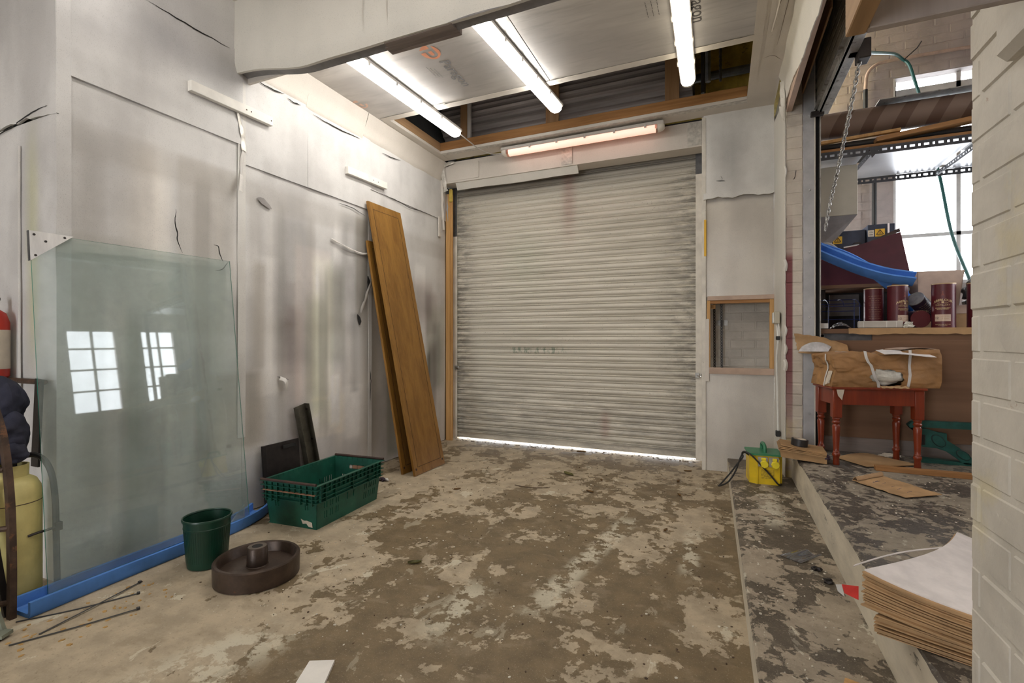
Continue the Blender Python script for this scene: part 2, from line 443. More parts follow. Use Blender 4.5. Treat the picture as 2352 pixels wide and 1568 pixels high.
M['ply'] = WOOD('brown_plywood', (0.145, 0.075, 0.040), (0.215, 0.118, 0.066), 'x', 4, 0.65, 0.15)
M['oak'] = WOOD('oak_veneer', (0.18, 0.082, 0.014), (0.30, 0.150, 0.030), 'z', 12, 0.42, 0.08)
M['oakline'] = MAT('oak_groove', (0.055, 0.025, 0.008), 0.7)
M['card'] = MAT('cardboard', (0.40, 0.245, 0.115), 0.8, var=0.14, vs=6, bump=0.15, bs=30)
M['cardlight'] = MAT('pale_cardboard', (0.47, 0.345, 0.27), 0.8, var=0.12, vs=6, bump=0.1)
M['kraft'] = MAT('kraft_paper', (0.44, 0.275, 0.135), 0.75, var=0.16, vs=9, bump=0.3, bs=18, bd=0.01)
M['kraftwrap'] = MAT('kraft_wrap', (0.33, 0.175, 0.068), 0.6, var=0.2, vs=7, bump=0.5, bs=12, bd=0.01)
M['paperwhite'] = MAT('white_paper', (0.72, 0.68, 0.66), 0.6, var=0.1, vs=12, bump=0.35, bs=16, bd=0.01)
M['ink'] = MAT('ink_blue_grey', (0.12, 0.11, 0.16), 0.8)
M['redwood'] = WOOD('red_varnished_wood', (0.15, 0.019, 0.006), (0.24, 0.038, 0.011), 'z', 10, 0.3, 0.05, 0.55)
M['crate'] = MAT('green_crate_plastic', (0.009, 0.085, 0.055), 0.42, var=0.25, vs=8, bump=0.15, c2=(0.035, 0.12, 0.085), thr=(0.6, 0.72))
M['bucket'] = MAT('dark_green_plastic', (0.004, 0.034, 0.019), 0.38, var=0.2)
M['brownrub'] = MAT('brown_bar', (0.045, 0.022, 0.016), 0.5, var=0.3)
M['muddy'] = MAT('muddy_orange', (0.33, 0.17, 0.10), 0.7, var=0.2)
M['iron'] = MAT('dark_cast_iron', (0.062, 0.041, 0.030), 0.42, 0.45, var=0.3, vs=12, bump=0.25, bs=70, c2=(0.21, 0.075, 0.025), thr=(0.66, 0.8))
M['rust'] = MAT('rusty_steel', (0.075, 0.045, 0.03), 0.6, 0.35, var=0.35, vs=14, bump=0.3, c2=(0.17, 0.08, 0.04))
M['blacksteel'] = MAT('black_steel', (0.028, 0.022, 0.020), 0.5, 0.4, var=0.35, vs=10, bump=0.2)
M['olivesteel'] = MAT('olive_grey_steel', (0.105, 0.095, 0.072), 0.45, 0.5, var=0.3, vs=10, bump=0.25, c2=(0.26, 0.20, 0.10), thr=(0.66, 0.74))
M['greenangle'] = MAT('grey_green_painted_steel', (0.20, 0.215, 0.165), 0.55, 0.1, var=0.2, vs=9, bump=0.2)
M['foam'] = MAT('blue_foam', (0.085, 0.245, 0.66), 0.65, var=0.12, vs=8, bump=0.15)
M['alu'] = MAT('brushed_aluminium', (0.72, 0.71, 0.71), 0.3, 0.8, var=0.12, vs=20, bump=0.1, stretch=(1, 1, 0.2))
M['yellowgas'] = MAT('yellow_enamel', (0.58, 0.50, 0.20), 0.55, var=0.14, vs=6, bump=0.2, c2=(0.40, 0.32, 0.14), thr=(0.6, 0.7))
M['navy'] = MAT('navy_fabric', (0.016, 0.017, 0.034), 0.85, var=0.3, vs=10, bump=0.4, bs=14, bd=0.012)
M['red'] = MAT('red_enamel', (0.48, 0.03, 0.015), 0.35, var=0.1)
M['label'] = MAT('paper_label', (0.62, 0.54, 0.44), 0.7, var=0.1)
M['yellow'] = MAT('yellow_plastic', (0.72, 0.50, 0.015), 0.42, var=0.12, vs=7, bump=0.1, c2=(0.50, 0.42, 0.15), thr=(0.68, 0.73))
M['yellowcap'] = MAT('bright_yellow_plastic', (0.80, 0.66, 0.035), 0.35, var=0.08)
M['greenlid'] = MAT('green_lid_plastic', (0.035, 0.20, 0.095), 0.42, var=0.16, c2=(0.20, 0.22, 0.12), thr=(0.62, 0.72))
M['greyplate'] = MAT('grey_socket_plate', (0.40, 0.39, 0.37), 0.45, 0.3)
M['black'] = MAT('black_rubber', (0.018, 0.017, 0.017), 0.5, var=0.2)
M['blacktape'] = MAT('black_tape', (0.022, 0.020, 0.020), 0.42, var=0.2)
M['white'] = MAT('white_plastic', (0.68, 0.66, 0.62), 0.45, var=0.08)
M['strap'] = MAT('white_strapping', (0.62, 0.60, 0.57), 0.45, var=0.1)
M['batten'] = MAT('white_batten', (0.80, 0.77, 0.72), 0.6, var=0.06)
M['foamwhite'] = MAT('white_foam_padding', (0.62, 0.60, 0.53), 0.6, var=0.14, vs=20, bump=0.6, bs=16, bd=0.012)
M['bubble'] = MAT('bubble_wrap', (0.50, 0.49, 0.50), 0.35, var=0.18, vs=24, bump=0.8, bs=60)
M['teal'] = MAT('teal_cast_iron', (0.014, 0.085, 0.070), 0.45, 0.2, var=0.25, vs=12, bump=0.3)
M['tealdark'] = MAT('dark_teal_groove', (0.006, 0.026, 0.024), 0.6)
M['maroon'] = MAT('maroon_board', (0.085, 0.012, 0.022), 0.55, var=0.2, vs=4, bump=0.1)
M['tin'] = MAT('maroon_tube', (0.095, 0.011, 0.016), 0.38, 0.1, var=0.12)
M['tindark'] = MAT('dark_purple_tube', (0.035, 0.018, 0.035), 0.38, 0.1, var=0.2)
M['gold'] = MAT('gold_print', (0.55, 0.40, 0.22), 0.5, 0.2, var=0.08)
M['tinlabel'] = MAT('tube_label', (0.58, 0.44, 0.34), 0.6, var=0.06)
M['bluesteel'] = MAT('dark_blue_machine', (0.030, 0.038, 0.062), 0.45, 0.2, var=0.2)
M['warn'] = MAT('warning_yellow', (0.72, 0.42, 0.03), 0.5, var=0.05)
M['chrome'] = MAT('chrome', (0.75, 0.75, 0.76), 0.15, 0.95, var=0.05)
M['cream'] = MAT('cream_enamel', (0.44, 0.40, 0.315), 0.5, var=0.08, vs=3)
M['slotted'] = MAT('slotted_angle_steel', (0.055, 0.055, 0.06), 0.45, 0.4, var=0.25)
M['shelfpan'] = MAT('pale_steel_shelf', (0.62, 0.63, 0.66), 0.35, 0.35, var=0.08, vs=3)
M['tubecard'] = None
def stripes():
    t = NT('spiral_cardboard_tube'); v = t.pos((1, 1, 1), True)
    w = t.n('ShaderNodeTexWave'); w.wave_type = 'BANDS'; w.bands_direction = 'X'; w.inputs['Scale'].default_value = 1.55
    q = t.n('ShaderNodeMapping'); q.inputs['Rotation'].default_value = (0, math.radians(-28), math.radians(10))
    t.l(v, q.inputs['Vector']); t.l(q.outputs['Vector'], w.inputs['Vector'])
    c = t.mix(t.ramp(w.outputs['Fac'], 0.62, 0.66), (0.225, 0.155, 0.115), (0.135, 0.080, 0.055))
    t.col(c); return t.fin(0.7)
M['tubecard'] = stripes()
M['wire'] = MAT('blue_wire', (0.012, 0.022, 0.11), 0.4, 0.3)
M['greenhose'] = MAT('green_hose', (0.006, 0.095, 0.085), 0.35, var=0.15)
M['pipe'] = MAT('pink_painted_conduit', (0.46, 0.33, 0.26), 0.6, var=0.2, c2=(0.25, 0.12, 0.08), thr=(0.62, 0.7))
M['bluebright'] = MAT('bright_blue_plastic', (0.03, 0.16, 0.60), 0.35, var=0.15)
M['leaf'] = MAT('dry_leaf', (0.16, 0.085, 0.025), 0.7, var=0.3)
M['leafgreen'] = MAT('green_brown_leaf', (0.095, 0.085, 0.018), 0.6, var=0.35, vs=30)
M['chip'] = MAT('paint_chips', (0.60, 0.56, 0.47), 0.8, var=0.2)
M['chipdark'] = MAT('grit', (0.10, 0.065, 0.04), 0.8, var=0.4)
M['clear'] = MAT('frosted_clear_plastic', (0.50, 0.47, 0.42), 0.3, var=0.08)
M['tray'] = MAT('light_tray_grey', (0.50, 0.47, 0.44), 0.5, var=0.06)
M['tube1'] = EMIT('lit_diffuser', (1.0, 0.962, 0.895), TUBE)
M['tube3'] = EMIT('lit_diffuser_yellowed', (1.0, 0.90, 0.70), TUBE * 0.3)
M['tubefill'] = EMIT('lit_diffuser_fill', (1.0, 0.965, 0.91), TUBE * 0.85)  # for the two added fill strips only
M['tubecap'] = MAT('diffuser_cap', (0.70, 0.66, 0.58), 0.3, var=0.05)
M['pink'] = EMIT('pink_lit_diffuser', (1.0, 0.42, 0.30), 0.55)
def glass_mat(name, tint, dust, dcol, ior=1.5, boost=1.0):
    t = NT(name); nt = t.t
    tr = t.n('ShaderNodeBsdfTransparent'); tr.inputs['Color'].default_value = (*tint, 1)
    gl = t.n('ShaderNodeBsdfGlossy'); gl.inputs['Roughness'].default_value = 0.02; gl.inputs['Color'].default_value = (1, 1, 1, 1)
    df = t.n('ShaderNodeBsdfDiffuse'); df.inputs['Color'].default_value = (*dcol, 1)
    fr = t.n('ShaderNodeFresnel'); fr.inputs['IOR'].default_value = ior
    m1 = t.n('ShaderNodeMixShader'); m2 = t.n('ShaderNodeMixShader')
    d = t.math('MULTIPLY', t.ramp(t.noise(t.pos((1, 1, 1)), 3, 5, 0.6), 0.3, 0.7, 0.6, 1.3), dust)
    t.l(d, m1.inputs[0]); t.l(tr.outputs[0], m1.inputs[1]); t.l(df.outputs[0], m1.inputs[2])
    t.l(t.math('MULTIPLY', fr.outputs[0], boost, True), m2.inputs[0]); t.l(m1.outputs[0], m2.inputs[1]); t.l(gl.outputs[0], m2.inputs[2])
    t.l(m2.outputs[0], t.out.inputs['Surface'])
    return t.m
M['glass'] = glass_mat('green_tinted_glass', (0.935, 0.972, 0.965), 0.15, (0.56, 0.655, 0.635), 1.5, 0.8)
M['glassedge'] = MAT('green_glass_edge', (0.04, 0.22, 0.16), 0.2, var=0.1)
M['pane'] = glass_mat('window_pane', (0.96, 0.97, 0.98), 0.02, (0.8, 0.8, 0.8), 1.45)
M['winframe'] = MAT('white_window_frame', (0.62, 0.60, 0.58), 0.5, var=0.1)
M['winreveal'] = MAT('white_painted_reveal', (0.74, 0.72, 0.70), 0.6, var=0.1)
M['film'] = glass_mat('clear_plastic_film', (0.80, 0.80, 0.80), 0.22, (0.5, 0.5, 0.5), 1.4)

# ---------------------------------------------------------------- the setting
random.seed(7)
def sm(x, a, b):
    t = max(0.0, min(1.0, (x - a) / (b - a))); return t * t * (3 - 2 * t)
def softbox(u, v, b):
    u0, u1, v0, v1, su, sv = b[:6]
    return sm(u, u0 - su, u0 + su) * (1 - sm(u, u1 - su, u1 + su)) * sm(v, v0 - sv, v0 + sv) * (1 - sm(v, v1 - sv, v1 + sv))
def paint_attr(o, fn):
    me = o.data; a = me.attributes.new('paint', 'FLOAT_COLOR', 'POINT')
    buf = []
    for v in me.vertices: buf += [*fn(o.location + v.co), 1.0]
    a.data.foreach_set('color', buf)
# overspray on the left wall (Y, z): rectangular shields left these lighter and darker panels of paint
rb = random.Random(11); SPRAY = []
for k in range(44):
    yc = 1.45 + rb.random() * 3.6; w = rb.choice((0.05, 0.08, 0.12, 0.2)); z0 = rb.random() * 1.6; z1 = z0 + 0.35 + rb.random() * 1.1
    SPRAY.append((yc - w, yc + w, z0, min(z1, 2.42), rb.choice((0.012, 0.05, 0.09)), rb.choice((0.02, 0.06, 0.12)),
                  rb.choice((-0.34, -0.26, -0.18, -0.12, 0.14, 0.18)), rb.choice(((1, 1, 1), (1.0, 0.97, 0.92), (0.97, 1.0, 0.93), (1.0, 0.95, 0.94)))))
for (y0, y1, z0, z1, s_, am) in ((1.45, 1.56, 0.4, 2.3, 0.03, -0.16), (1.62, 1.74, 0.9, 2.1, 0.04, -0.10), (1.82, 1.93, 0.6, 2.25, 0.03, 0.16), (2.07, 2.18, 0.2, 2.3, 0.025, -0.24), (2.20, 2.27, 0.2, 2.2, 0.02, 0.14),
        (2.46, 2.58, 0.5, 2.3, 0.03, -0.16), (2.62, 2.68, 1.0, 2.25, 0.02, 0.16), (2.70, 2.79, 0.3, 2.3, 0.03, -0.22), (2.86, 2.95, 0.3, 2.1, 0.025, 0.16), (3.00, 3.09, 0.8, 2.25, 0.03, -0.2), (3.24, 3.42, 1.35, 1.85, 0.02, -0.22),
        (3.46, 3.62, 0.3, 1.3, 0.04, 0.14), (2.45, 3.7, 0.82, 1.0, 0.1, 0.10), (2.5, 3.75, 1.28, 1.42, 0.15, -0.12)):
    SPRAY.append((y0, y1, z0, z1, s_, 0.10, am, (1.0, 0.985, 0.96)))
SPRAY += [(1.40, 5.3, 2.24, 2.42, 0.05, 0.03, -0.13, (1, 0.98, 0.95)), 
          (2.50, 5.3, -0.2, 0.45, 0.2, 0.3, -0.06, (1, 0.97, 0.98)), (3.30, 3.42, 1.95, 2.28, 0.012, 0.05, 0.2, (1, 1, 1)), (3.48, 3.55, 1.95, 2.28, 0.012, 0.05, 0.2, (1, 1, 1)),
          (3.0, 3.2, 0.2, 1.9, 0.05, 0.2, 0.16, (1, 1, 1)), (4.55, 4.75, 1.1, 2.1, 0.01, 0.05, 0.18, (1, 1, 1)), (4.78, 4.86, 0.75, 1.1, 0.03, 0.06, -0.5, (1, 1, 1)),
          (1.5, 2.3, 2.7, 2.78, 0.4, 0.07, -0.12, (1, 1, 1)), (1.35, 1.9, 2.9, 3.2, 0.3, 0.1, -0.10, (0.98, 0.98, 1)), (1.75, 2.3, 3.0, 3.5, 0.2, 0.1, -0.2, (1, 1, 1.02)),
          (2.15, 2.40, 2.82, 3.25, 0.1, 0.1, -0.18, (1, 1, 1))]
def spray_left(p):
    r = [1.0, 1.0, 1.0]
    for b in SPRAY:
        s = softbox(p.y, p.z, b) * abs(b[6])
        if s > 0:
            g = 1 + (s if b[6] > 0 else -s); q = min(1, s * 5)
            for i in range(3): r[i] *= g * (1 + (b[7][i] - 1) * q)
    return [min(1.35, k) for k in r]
def sheet_x(name, parent, x, y0, y1, z0, z1, m, t=0.012, warp=0.006, seed=0, res=0.035, edge=0.0, paint=None):
    """a thin wall board in a plane of constant X, facing +X, slightly wavy, with optional ragged lower edge"""
    nu = max(2, int((y1 - y0) / res)); nv = max(2, int((z1 - z0) / res))
    def f(u, v):
        y = y0 + (y1 - y0) * u; z = z0 + (z1 - z0) * v
        w = warp * (mnoise.noise(Vector((y * 1.3 + seed, z * 1.1, seed))) + 0.5 * mnoise.noise(Vector((y * 4 + seed, z * 3, seed))))
        if edge and v == 0: z += edge * mnoise.noise(Vector((y * 9, seed, 3.3)))
        return (x + w, y, z)
    mb = MB().grid(f, nu, nv, (-t, 0, 0))
    o = mb.build(name, m, parent, smooth=True)
    paint_attr(o, paint or (lambda p: (1, 1, 1)))
    return o
def sheet_y(name, parent, y, x0, x1, z0, z1, m, t=0.012, warp=0.006, seed=0, res=0.04, paint=None, edge=0.0, curl=0.0):
    nu = max(2, int((x1 - x0) / res)); nv = max(2, int((z1 - z0) / res))
    def f(u, v):
        x = x0 + (x1 - x0) * u; z = z0 + (z1 - z0) * v
        w = warp * (mnoise.noise(Vector((x * 1.6 + seed, z * 1.3, seed))) + 0.5 * mnoise.noise(Vector((x * 4 + seed, z * 3, seed))))
        if edge and v == 0: z += edge * mnoise.noise(Vector((x * 7, seed, 1.3))) + edge * 0.5 * mnoise.noise(Vector((x * 23, seed, 1.3)))
        if curl: w -= curl * max(0.0, 1 - v / 0.12) ** 2
        return (x, y + w, z)
    o = MB().grid(f, nu, nv, (0, t, 0)).build(name, m, parent, smooth=True)
    paint_attr(o, paint or (lambda p: (1, 1, 1)))
    return o

# floor
struct('floor', MB().box(-4.4, 0.30, -4.2, 5.45, -0.12, 0.0), M['floor'])
struct('yard_ground', MB().box(-9, 5, 5.45, 12, -0.30, -0.02), M['yard'])
struct('yard_ground', MB().box(-9, 5, -12, -4.2, -0.30, -0.02), M['yard'])
def step(name, xa, x1, z0, z1, y0, y1, mtop, chip, sk=0.0):
    x0 = xa
    n = int((y1 - y0) / 0.035); mb = MB(); rnd = random.Random(int(x0 * 100))
    top = []; bev = []; bot = []
    for i in range(n + 1):
        y = y0 + (y1 - y0) * i / n; x0 = xa + sk * (4.6 - y)
        k = chip * max(0, mnoise.noise(Vector((x0 * 10, y * 6, 0))) + 0.6 * mnoise.noise(Vector((x0 * 10, y * 22, 4))) + 0.15)
        top.append((x0 + 0.006 + k * 1.1, y, z1)); bev.append((x0, y, z1 - 0.006 - k * 0.8)); bot.append((x0, y, z0))
    far = [(x1, p[1], z1) for p in top]
    vs = bot + bev + top + far; m_ = n + 1; fr = []; ft = []
    for i in range(n):
        fr += [(i, i + 1, m_ + i + 1, m_ + i)]
        ft += [(m_ + i, m_ + i + 1, 2 * m_ + i + 1, 2 * m_ + i), (2 * m_ + i, 2 * m_ + i + 1, 3 * m_ + i + 1, 3 * m_ + i)]
    mb.mi = 1; mb.add(vs, fr); b = len(mb.v); mb.mi = 0
    mb.add(vs, ft)
    mb.add([(x0, y0, z0), (x1, y0, z0), (x1, y0, z1), (x0, y0, z1)], [(0, 1, 2, 3)])
    mb.add([(x0, y1, z0), (x1, y1, z0), (x1, y1, z1), (x0, y1, z1)], [(0, 1, 2, 3)])
    return struct(name, mb, [mtop, M['riser']])
step('floor_step', 0.066, 0.56, -0.05, 0.13, -4.2, 5.02, M['step'], 0.012, 0.0175)
step('floor_platform', 0.53, 3.3, -0.05, 0.35, -4.2, 6.02, M['platform'], 0.022)

# left wall: backing, boards, cornice
wl = struct('wall_left', MB().box(-3.45, -3.17, 1.40, 5.6, 0, 4.6), M['gap'])
PL = [(1.412, 2.408, 0.008, 2.66), (2.410, 3.778, 0.008, 2.53), (3.780, 5.19, 0.008, 2.74),
      (1.412, 2.408, 2.640, 3.295), (2.410, 3.00, 2.512, 3.20), (3.001, 3.778, 2.512, 3.20), (3.780, 5.19, 2.722, 3.24), (1.412, 2.345, 3.283, 3.63)]
for i, (a, b, c, d) in enumerate(PL):
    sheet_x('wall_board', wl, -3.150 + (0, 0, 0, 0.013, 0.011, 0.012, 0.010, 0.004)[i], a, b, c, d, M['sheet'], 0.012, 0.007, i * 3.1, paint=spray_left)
sheet_x('corner_strip', wl, -3.139, 1.353, 1.415, 0.0, 3.63, M['sheet'], 0.025, 0.004, 50)
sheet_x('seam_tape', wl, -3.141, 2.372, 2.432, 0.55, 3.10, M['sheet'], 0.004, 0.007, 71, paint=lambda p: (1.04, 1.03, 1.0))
sheet_x('seam_tape', wl, -3.141, 3.752, 3.802, 0.06, 2.62, M['sheet'], 0.004, 0.006, 77)
# cornice boards along the top of the left wall
def cornice(y0, y1, seed, z0):
    n = int((y1 - y0) / 0.04)
    prof = [(-3.150, z0 - 0.02), (-3.132, z0), (-3.120, z0 + 0.05), (-3.085, 3.33), (-3.06, 3.402)]
    def f(u, v):
        y = y0 + (y1 - y0) * u; k = v * 4; i = min(3, int(k)); t = k - i
        x = prof[i][0] * (1 - t) + prof[i + 1][0] * t; z = prof[i][1] * (1 - t) + prof[i + 1][1] * t
        w = mnoise.noise(Vector((y * 2 + seed, 0, v))) * 0.01
        if v == 0: x += 0.012 * max(0, mnoise.noise(Vector((y * 3, seed, 9)))) ; z += 0.014 * mnoise.noise(Vector((y * 5, seed, 2)))
        return (x + w, y, z + w)
    return MB().grid(f, n, 8, (-0.01, 0, 0.004))
for (a, b, s_, z_) in ((2.46, 3.00, 3, 3.19), (2.98, 3.66, 8, 3.17), (3.668, 5.08, 15, 3.20)):
    o = cornice(a, b, s_, z_).build('cornice_board', M['sheet2'], wl, smooth=True)
# torn and peeled pieces
def flap(name, pts, w, m, parent, curl=0.03, seed=1, nrm=(1, 0, 0)):
    P = spline(pts, 5); mb = MB(); n = Vector(nrm)
    L = []; Rr = []
    for i, p in enumerate(P):
        t = (P[min(i + 1, len(P) - 1)] - P[max(i - 1, 0)]).normalized(); s_ = t.cross(n).normalized()
        ww = w * (0.7 + 0.5 * mnoise.noise(p * 14 + Vector((seed, 0, 0))))
        c = n * curl * abs(mnoise.noise(p * 6 + Vector((seed, 3, 0))))
        L.append(p + s_ * ww + c); Rr.append(p - s_ * ww * 0.8 + c * 0.3)
    k = len(P); mid = [(a + b) / 2 + n * 0.006 for a, b in zip(L, Rr)]
    vs = L + mid + Rr; fs = []
    for i in range(k - 1):
        fs += [(i, i + 1, k + i + 1, k + i), (k + i, k + i + 1, 2 * k + i + 1, 2 * k + i)]
    mb.add(vs, fs); e = n * -0.002
    mb.add([v + e for v in vs], fs)
    o = mb.build(name, m, parent, smooth=True); paint_attr(o, lambda p: (1.02, 1.0, 0.97)); return o
def crack(name, pts, w, parent, axis='x', m=None, jit=0.006):
    P = spline(pts, 5); L = []; Rr = []
    for i, p in enumerate(P):
        t = (P[min(i + 1, len(P) - 1)] - P[max(i - 1, 0)]).normalized()
        n = {'x': Vector((1, 0, 0)), 'y': Vector((0, -1, 0)), 'z': Vector((0, 0, -1))}[axis]; s_ = t.cross(n).normalized()
        k = i / (len(P) - 1); ww = w * 0.42 * (0.15 + math.sin(math.pi * k)) * (0.7 + 0.6 * abs(mnoise.noise(p * 30)))
        j = s_ * jit * mnoise.noise(p * 25)
        L.append(p + s_ * ww + j); Rr.append(p - s_ * ww + j)
    k = len(P); vs = L + Rr; fs = [(i, i + 1, k + i + 1, k + i) for i in range(k - 1)]
    mb = MB().add(vs, fs); n_ = {'x': (-0.003, 0, 0), 'y': (0, 0.003, 0), 'z': (0, 0, 0.003)}[axis]
    mb.add([v + Vector(n_) for v in vs], fs)
    return mb.build(name, m or M['gap'], parent)
X0 = -3.138
flap('peeled_tape', [(X0, 2.365, 2.86), (X0, 2.405, 2.72), (X0, 2.415, 2.60)], 0.028, M['tape'], wl, 0.05, 1)
flap('peeled_tape', [(X0, 2.412, 2.62), (X0, 2.40, 2.50), (X0, 2.398, 2.42)], 0.022, M['sheet'], wl, 0.04, 2)
flap('peeled_tape', [(X0, 2.395, 2.42), (X0 + 0.02, 2.375, 2.36), (X0 + 0.035, 2.362, 2.29)], 0.03, M['sheet'], wl, 0.04, 3)
flap('torn_sheet', [(X0, 3.26, 2.135), (X0, 3.40, 2.105), (X0, 3.50, 2.085), (X0, 3.66, 2.07), (X0, 3.80, 2.10)], 0.016, M['sheet'], wl, 0.04, 4)
flap('torn_sheet', [(X0, 3.83, 2.11), (X0 + 0.02, 3.82, 1.96), (X0 + 0.01, 3.77, 1.80), (X0, 3.69, 1.62), (X0, 3.62, 1.50)], 0.030, M['sheet'], wl, 0.07, 5)
flap('torn_sheet', [(X0, 2.72, 0.955), (X0 + 0.02, 2.755, 0.93), (X0 + 0.01, 2.77, 0.86)], 0.028, M['sheet'], wl, 0.05, 6)
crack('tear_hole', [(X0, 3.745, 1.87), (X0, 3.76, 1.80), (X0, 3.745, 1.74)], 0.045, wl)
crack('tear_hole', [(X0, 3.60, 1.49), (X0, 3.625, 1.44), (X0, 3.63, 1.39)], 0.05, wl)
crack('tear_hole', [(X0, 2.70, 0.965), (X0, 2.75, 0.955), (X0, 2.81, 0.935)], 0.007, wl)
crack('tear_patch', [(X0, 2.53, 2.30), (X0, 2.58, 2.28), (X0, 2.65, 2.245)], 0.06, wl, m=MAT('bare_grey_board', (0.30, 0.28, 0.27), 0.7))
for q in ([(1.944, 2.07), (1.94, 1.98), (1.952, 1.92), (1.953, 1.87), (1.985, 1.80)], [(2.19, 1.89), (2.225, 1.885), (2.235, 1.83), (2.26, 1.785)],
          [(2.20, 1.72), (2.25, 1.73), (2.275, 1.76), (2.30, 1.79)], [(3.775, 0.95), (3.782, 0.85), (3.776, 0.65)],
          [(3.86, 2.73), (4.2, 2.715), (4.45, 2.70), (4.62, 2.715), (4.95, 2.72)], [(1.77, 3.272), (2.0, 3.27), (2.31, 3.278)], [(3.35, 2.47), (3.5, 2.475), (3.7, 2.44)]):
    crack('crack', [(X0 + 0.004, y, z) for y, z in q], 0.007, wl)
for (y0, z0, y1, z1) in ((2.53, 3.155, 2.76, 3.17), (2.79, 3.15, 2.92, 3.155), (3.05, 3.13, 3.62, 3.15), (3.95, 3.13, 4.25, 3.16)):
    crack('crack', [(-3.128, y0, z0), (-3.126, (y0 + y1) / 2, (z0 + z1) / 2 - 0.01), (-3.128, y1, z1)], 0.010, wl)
# return wall facing the camera, left of the corner
wr = struct('wall_left_return', MB().box(-4.4, -3.178, 1.372, 1.50, 0, 3.63), M['gap'])
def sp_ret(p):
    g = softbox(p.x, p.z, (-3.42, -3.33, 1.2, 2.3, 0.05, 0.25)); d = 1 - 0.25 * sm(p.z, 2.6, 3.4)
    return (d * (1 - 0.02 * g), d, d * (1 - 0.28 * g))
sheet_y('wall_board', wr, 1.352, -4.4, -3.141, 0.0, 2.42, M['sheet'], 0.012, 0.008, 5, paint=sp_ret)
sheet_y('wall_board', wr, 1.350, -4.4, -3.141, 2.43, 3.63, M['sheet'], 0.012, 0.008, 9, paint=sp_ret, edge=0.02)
crack('crack', [(-3.75, 1.346, 2.40), (-3.55, 1.346, 2.425), (-3.36, 1.346, 2.46), (-3.22, 1.346, 2.47)], 0.012, wr, 'y')
flap('seam_tape', [(-3.49, 1.345, 2.3), (-3.49, 1.345, 1.5), (-3.485, 1.345, 0.7)], 0.014, M['sheet'], wr, 0.01, 3, (0, -1, 0))
wr['kind'] = 'structure'
struct('wall_far_left', MB().box(-4.5, -4.4, -4.2, 1.5, 0, 3.7), M['sheet2'])

# near ceiling, wrapped beam
struct('ceiling_near', MB().box(-4.5, 0.52, -4.2, 2.36, 3.63, 3.7), M['sheet2'])
bm_ = tag(bpy.data.objects.new('ceiling_beam', None), kind='structure'); COL.objects.link(bm_)
def beamface(u, v):
    x = -3.15 + 3.68 * u
    zb = 3.137 - 0.092 * sm(x, -3.15, -2.45) + 0.006 * mnoise.noise(Vector((x * 3, 1, 1)))
    z = zb + (3.64 - zb) * v
    return (x, 2.345 + 0.010 * mnoise.noise(Vector((x * 2, z * 2, 5))) + 0.02 * (1 - sm(v, 0, 0.12)), z)
MB().grid(beamface, 90, 14, (0, 0.02, 0)).build('beam_wrap', M['beamsheet'], bm_, smooth=True)
def beambot(u, v):
    x = -3.15 + 3.68 * u
    zb = 3.137 - 0.092 * sm(x, -3.15, -2.45) + 0.006 * mnoise.noise(Vector((x * 3, 1, 1)))
    return (x, 2.366 + 0.085 * v, zb + 0.012 * math.sin(v * 3))
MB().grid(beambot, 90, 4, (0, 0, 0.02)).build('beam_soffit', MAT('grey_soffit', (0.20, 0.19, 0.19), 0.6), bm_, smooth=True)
MB().box(-3.15, 0.52, 2.45, 2.47, 3.10, 3.6).build('beam_back', M['sheet2'], bm_)
for q in (-2.0, -1.82):
    crack('tape_edge', [(q, 2.336, 3.12), (q, 2.334, 3.3), (q + 0.01, 2.336, 3.6)], 0.004, bm_, 'y', M['sheet2'])
pk = tag(bpy.data.objects.new('beam_packing', None), kind='structure'); COL.objects.link(pk)
MB().box(-1.872, -1.40, 2.375, 2.42, 3.040, 3.07, 0.002).build('plank', M['planks'], pk)
MB().box(-1.90, -1.40, 2.422, 2.47, 3.046, 3.07, 0.002).build('plank', M['planks'], pk)
MB().box(-1.90, -1.40, 2.472, 2.50, 3.046, 3.10, 0.002).build('plank', M['planks'], pk)

STUD = WOOD('brown_stud', (0.24, 0.13, 0.06), (0.34, 0.20, 0.10), 'z', 9, 0.7, 0.2)
# foil-faced ceiling with an opening before the shutter
CZ = 3.40
ce = struct('ceiling', MB().box(-3.2, 0.5, 2.47, 3.86, CZ + 0.035, CZ + 0.06), M['dark'])
for (a, b, c, d) in ((-3.16, -1.302, 2.46, 3.868), (-1.298, 0.222, 2.46, 3.868)):
    MB().box(a, b, c, d, CZ, CZ + 0.03, 0.002).build('ceiling_board', M['foil'], ce)
for (a, b, c, d, z) in ((0.222, 0.45, 2.46, 5.0, 0), (-2.975, 0.222, 4.80, 5.02, 0), (-3.16, -2.975, 3.868, 5.02, 0)):
    MB().box(a, b, c, d, CZ + z, CZ + 0.03, 0.002).build('ceiling_board', M['sheet2'], ce)
def tapestrip(x0, x1, y0, y1, seed, m='tape'):
    nu = max(2, int((x1 - x0) / 0.04)); nv = max(2, int((y1 - y0) / 0.04))
    return MB().grid(lambda u, v: (x0 + (x1 - x0) * u, y0 + (y1 - y0) * v, CZ - 0.003 - 0.004 * abs(mnoise.noise(Vector(((x0 + (x1 - x0) * u) * 18, (y0 + (y1 - y0) * v) * 18, seed))))), nu, nv, (0, 0, 0.002)).build('tape_strip', M[m], ce, smooth=True)
tapestrip(-2.99, 0.222, 3.80, 3.872, 1, 'sheet2'); tapestrip(0.215, 0.275, 2.5, 4.95, 2, 'sheet2'); tapestrip(-2.975, 0.222, 4.80, 4.86, 3)
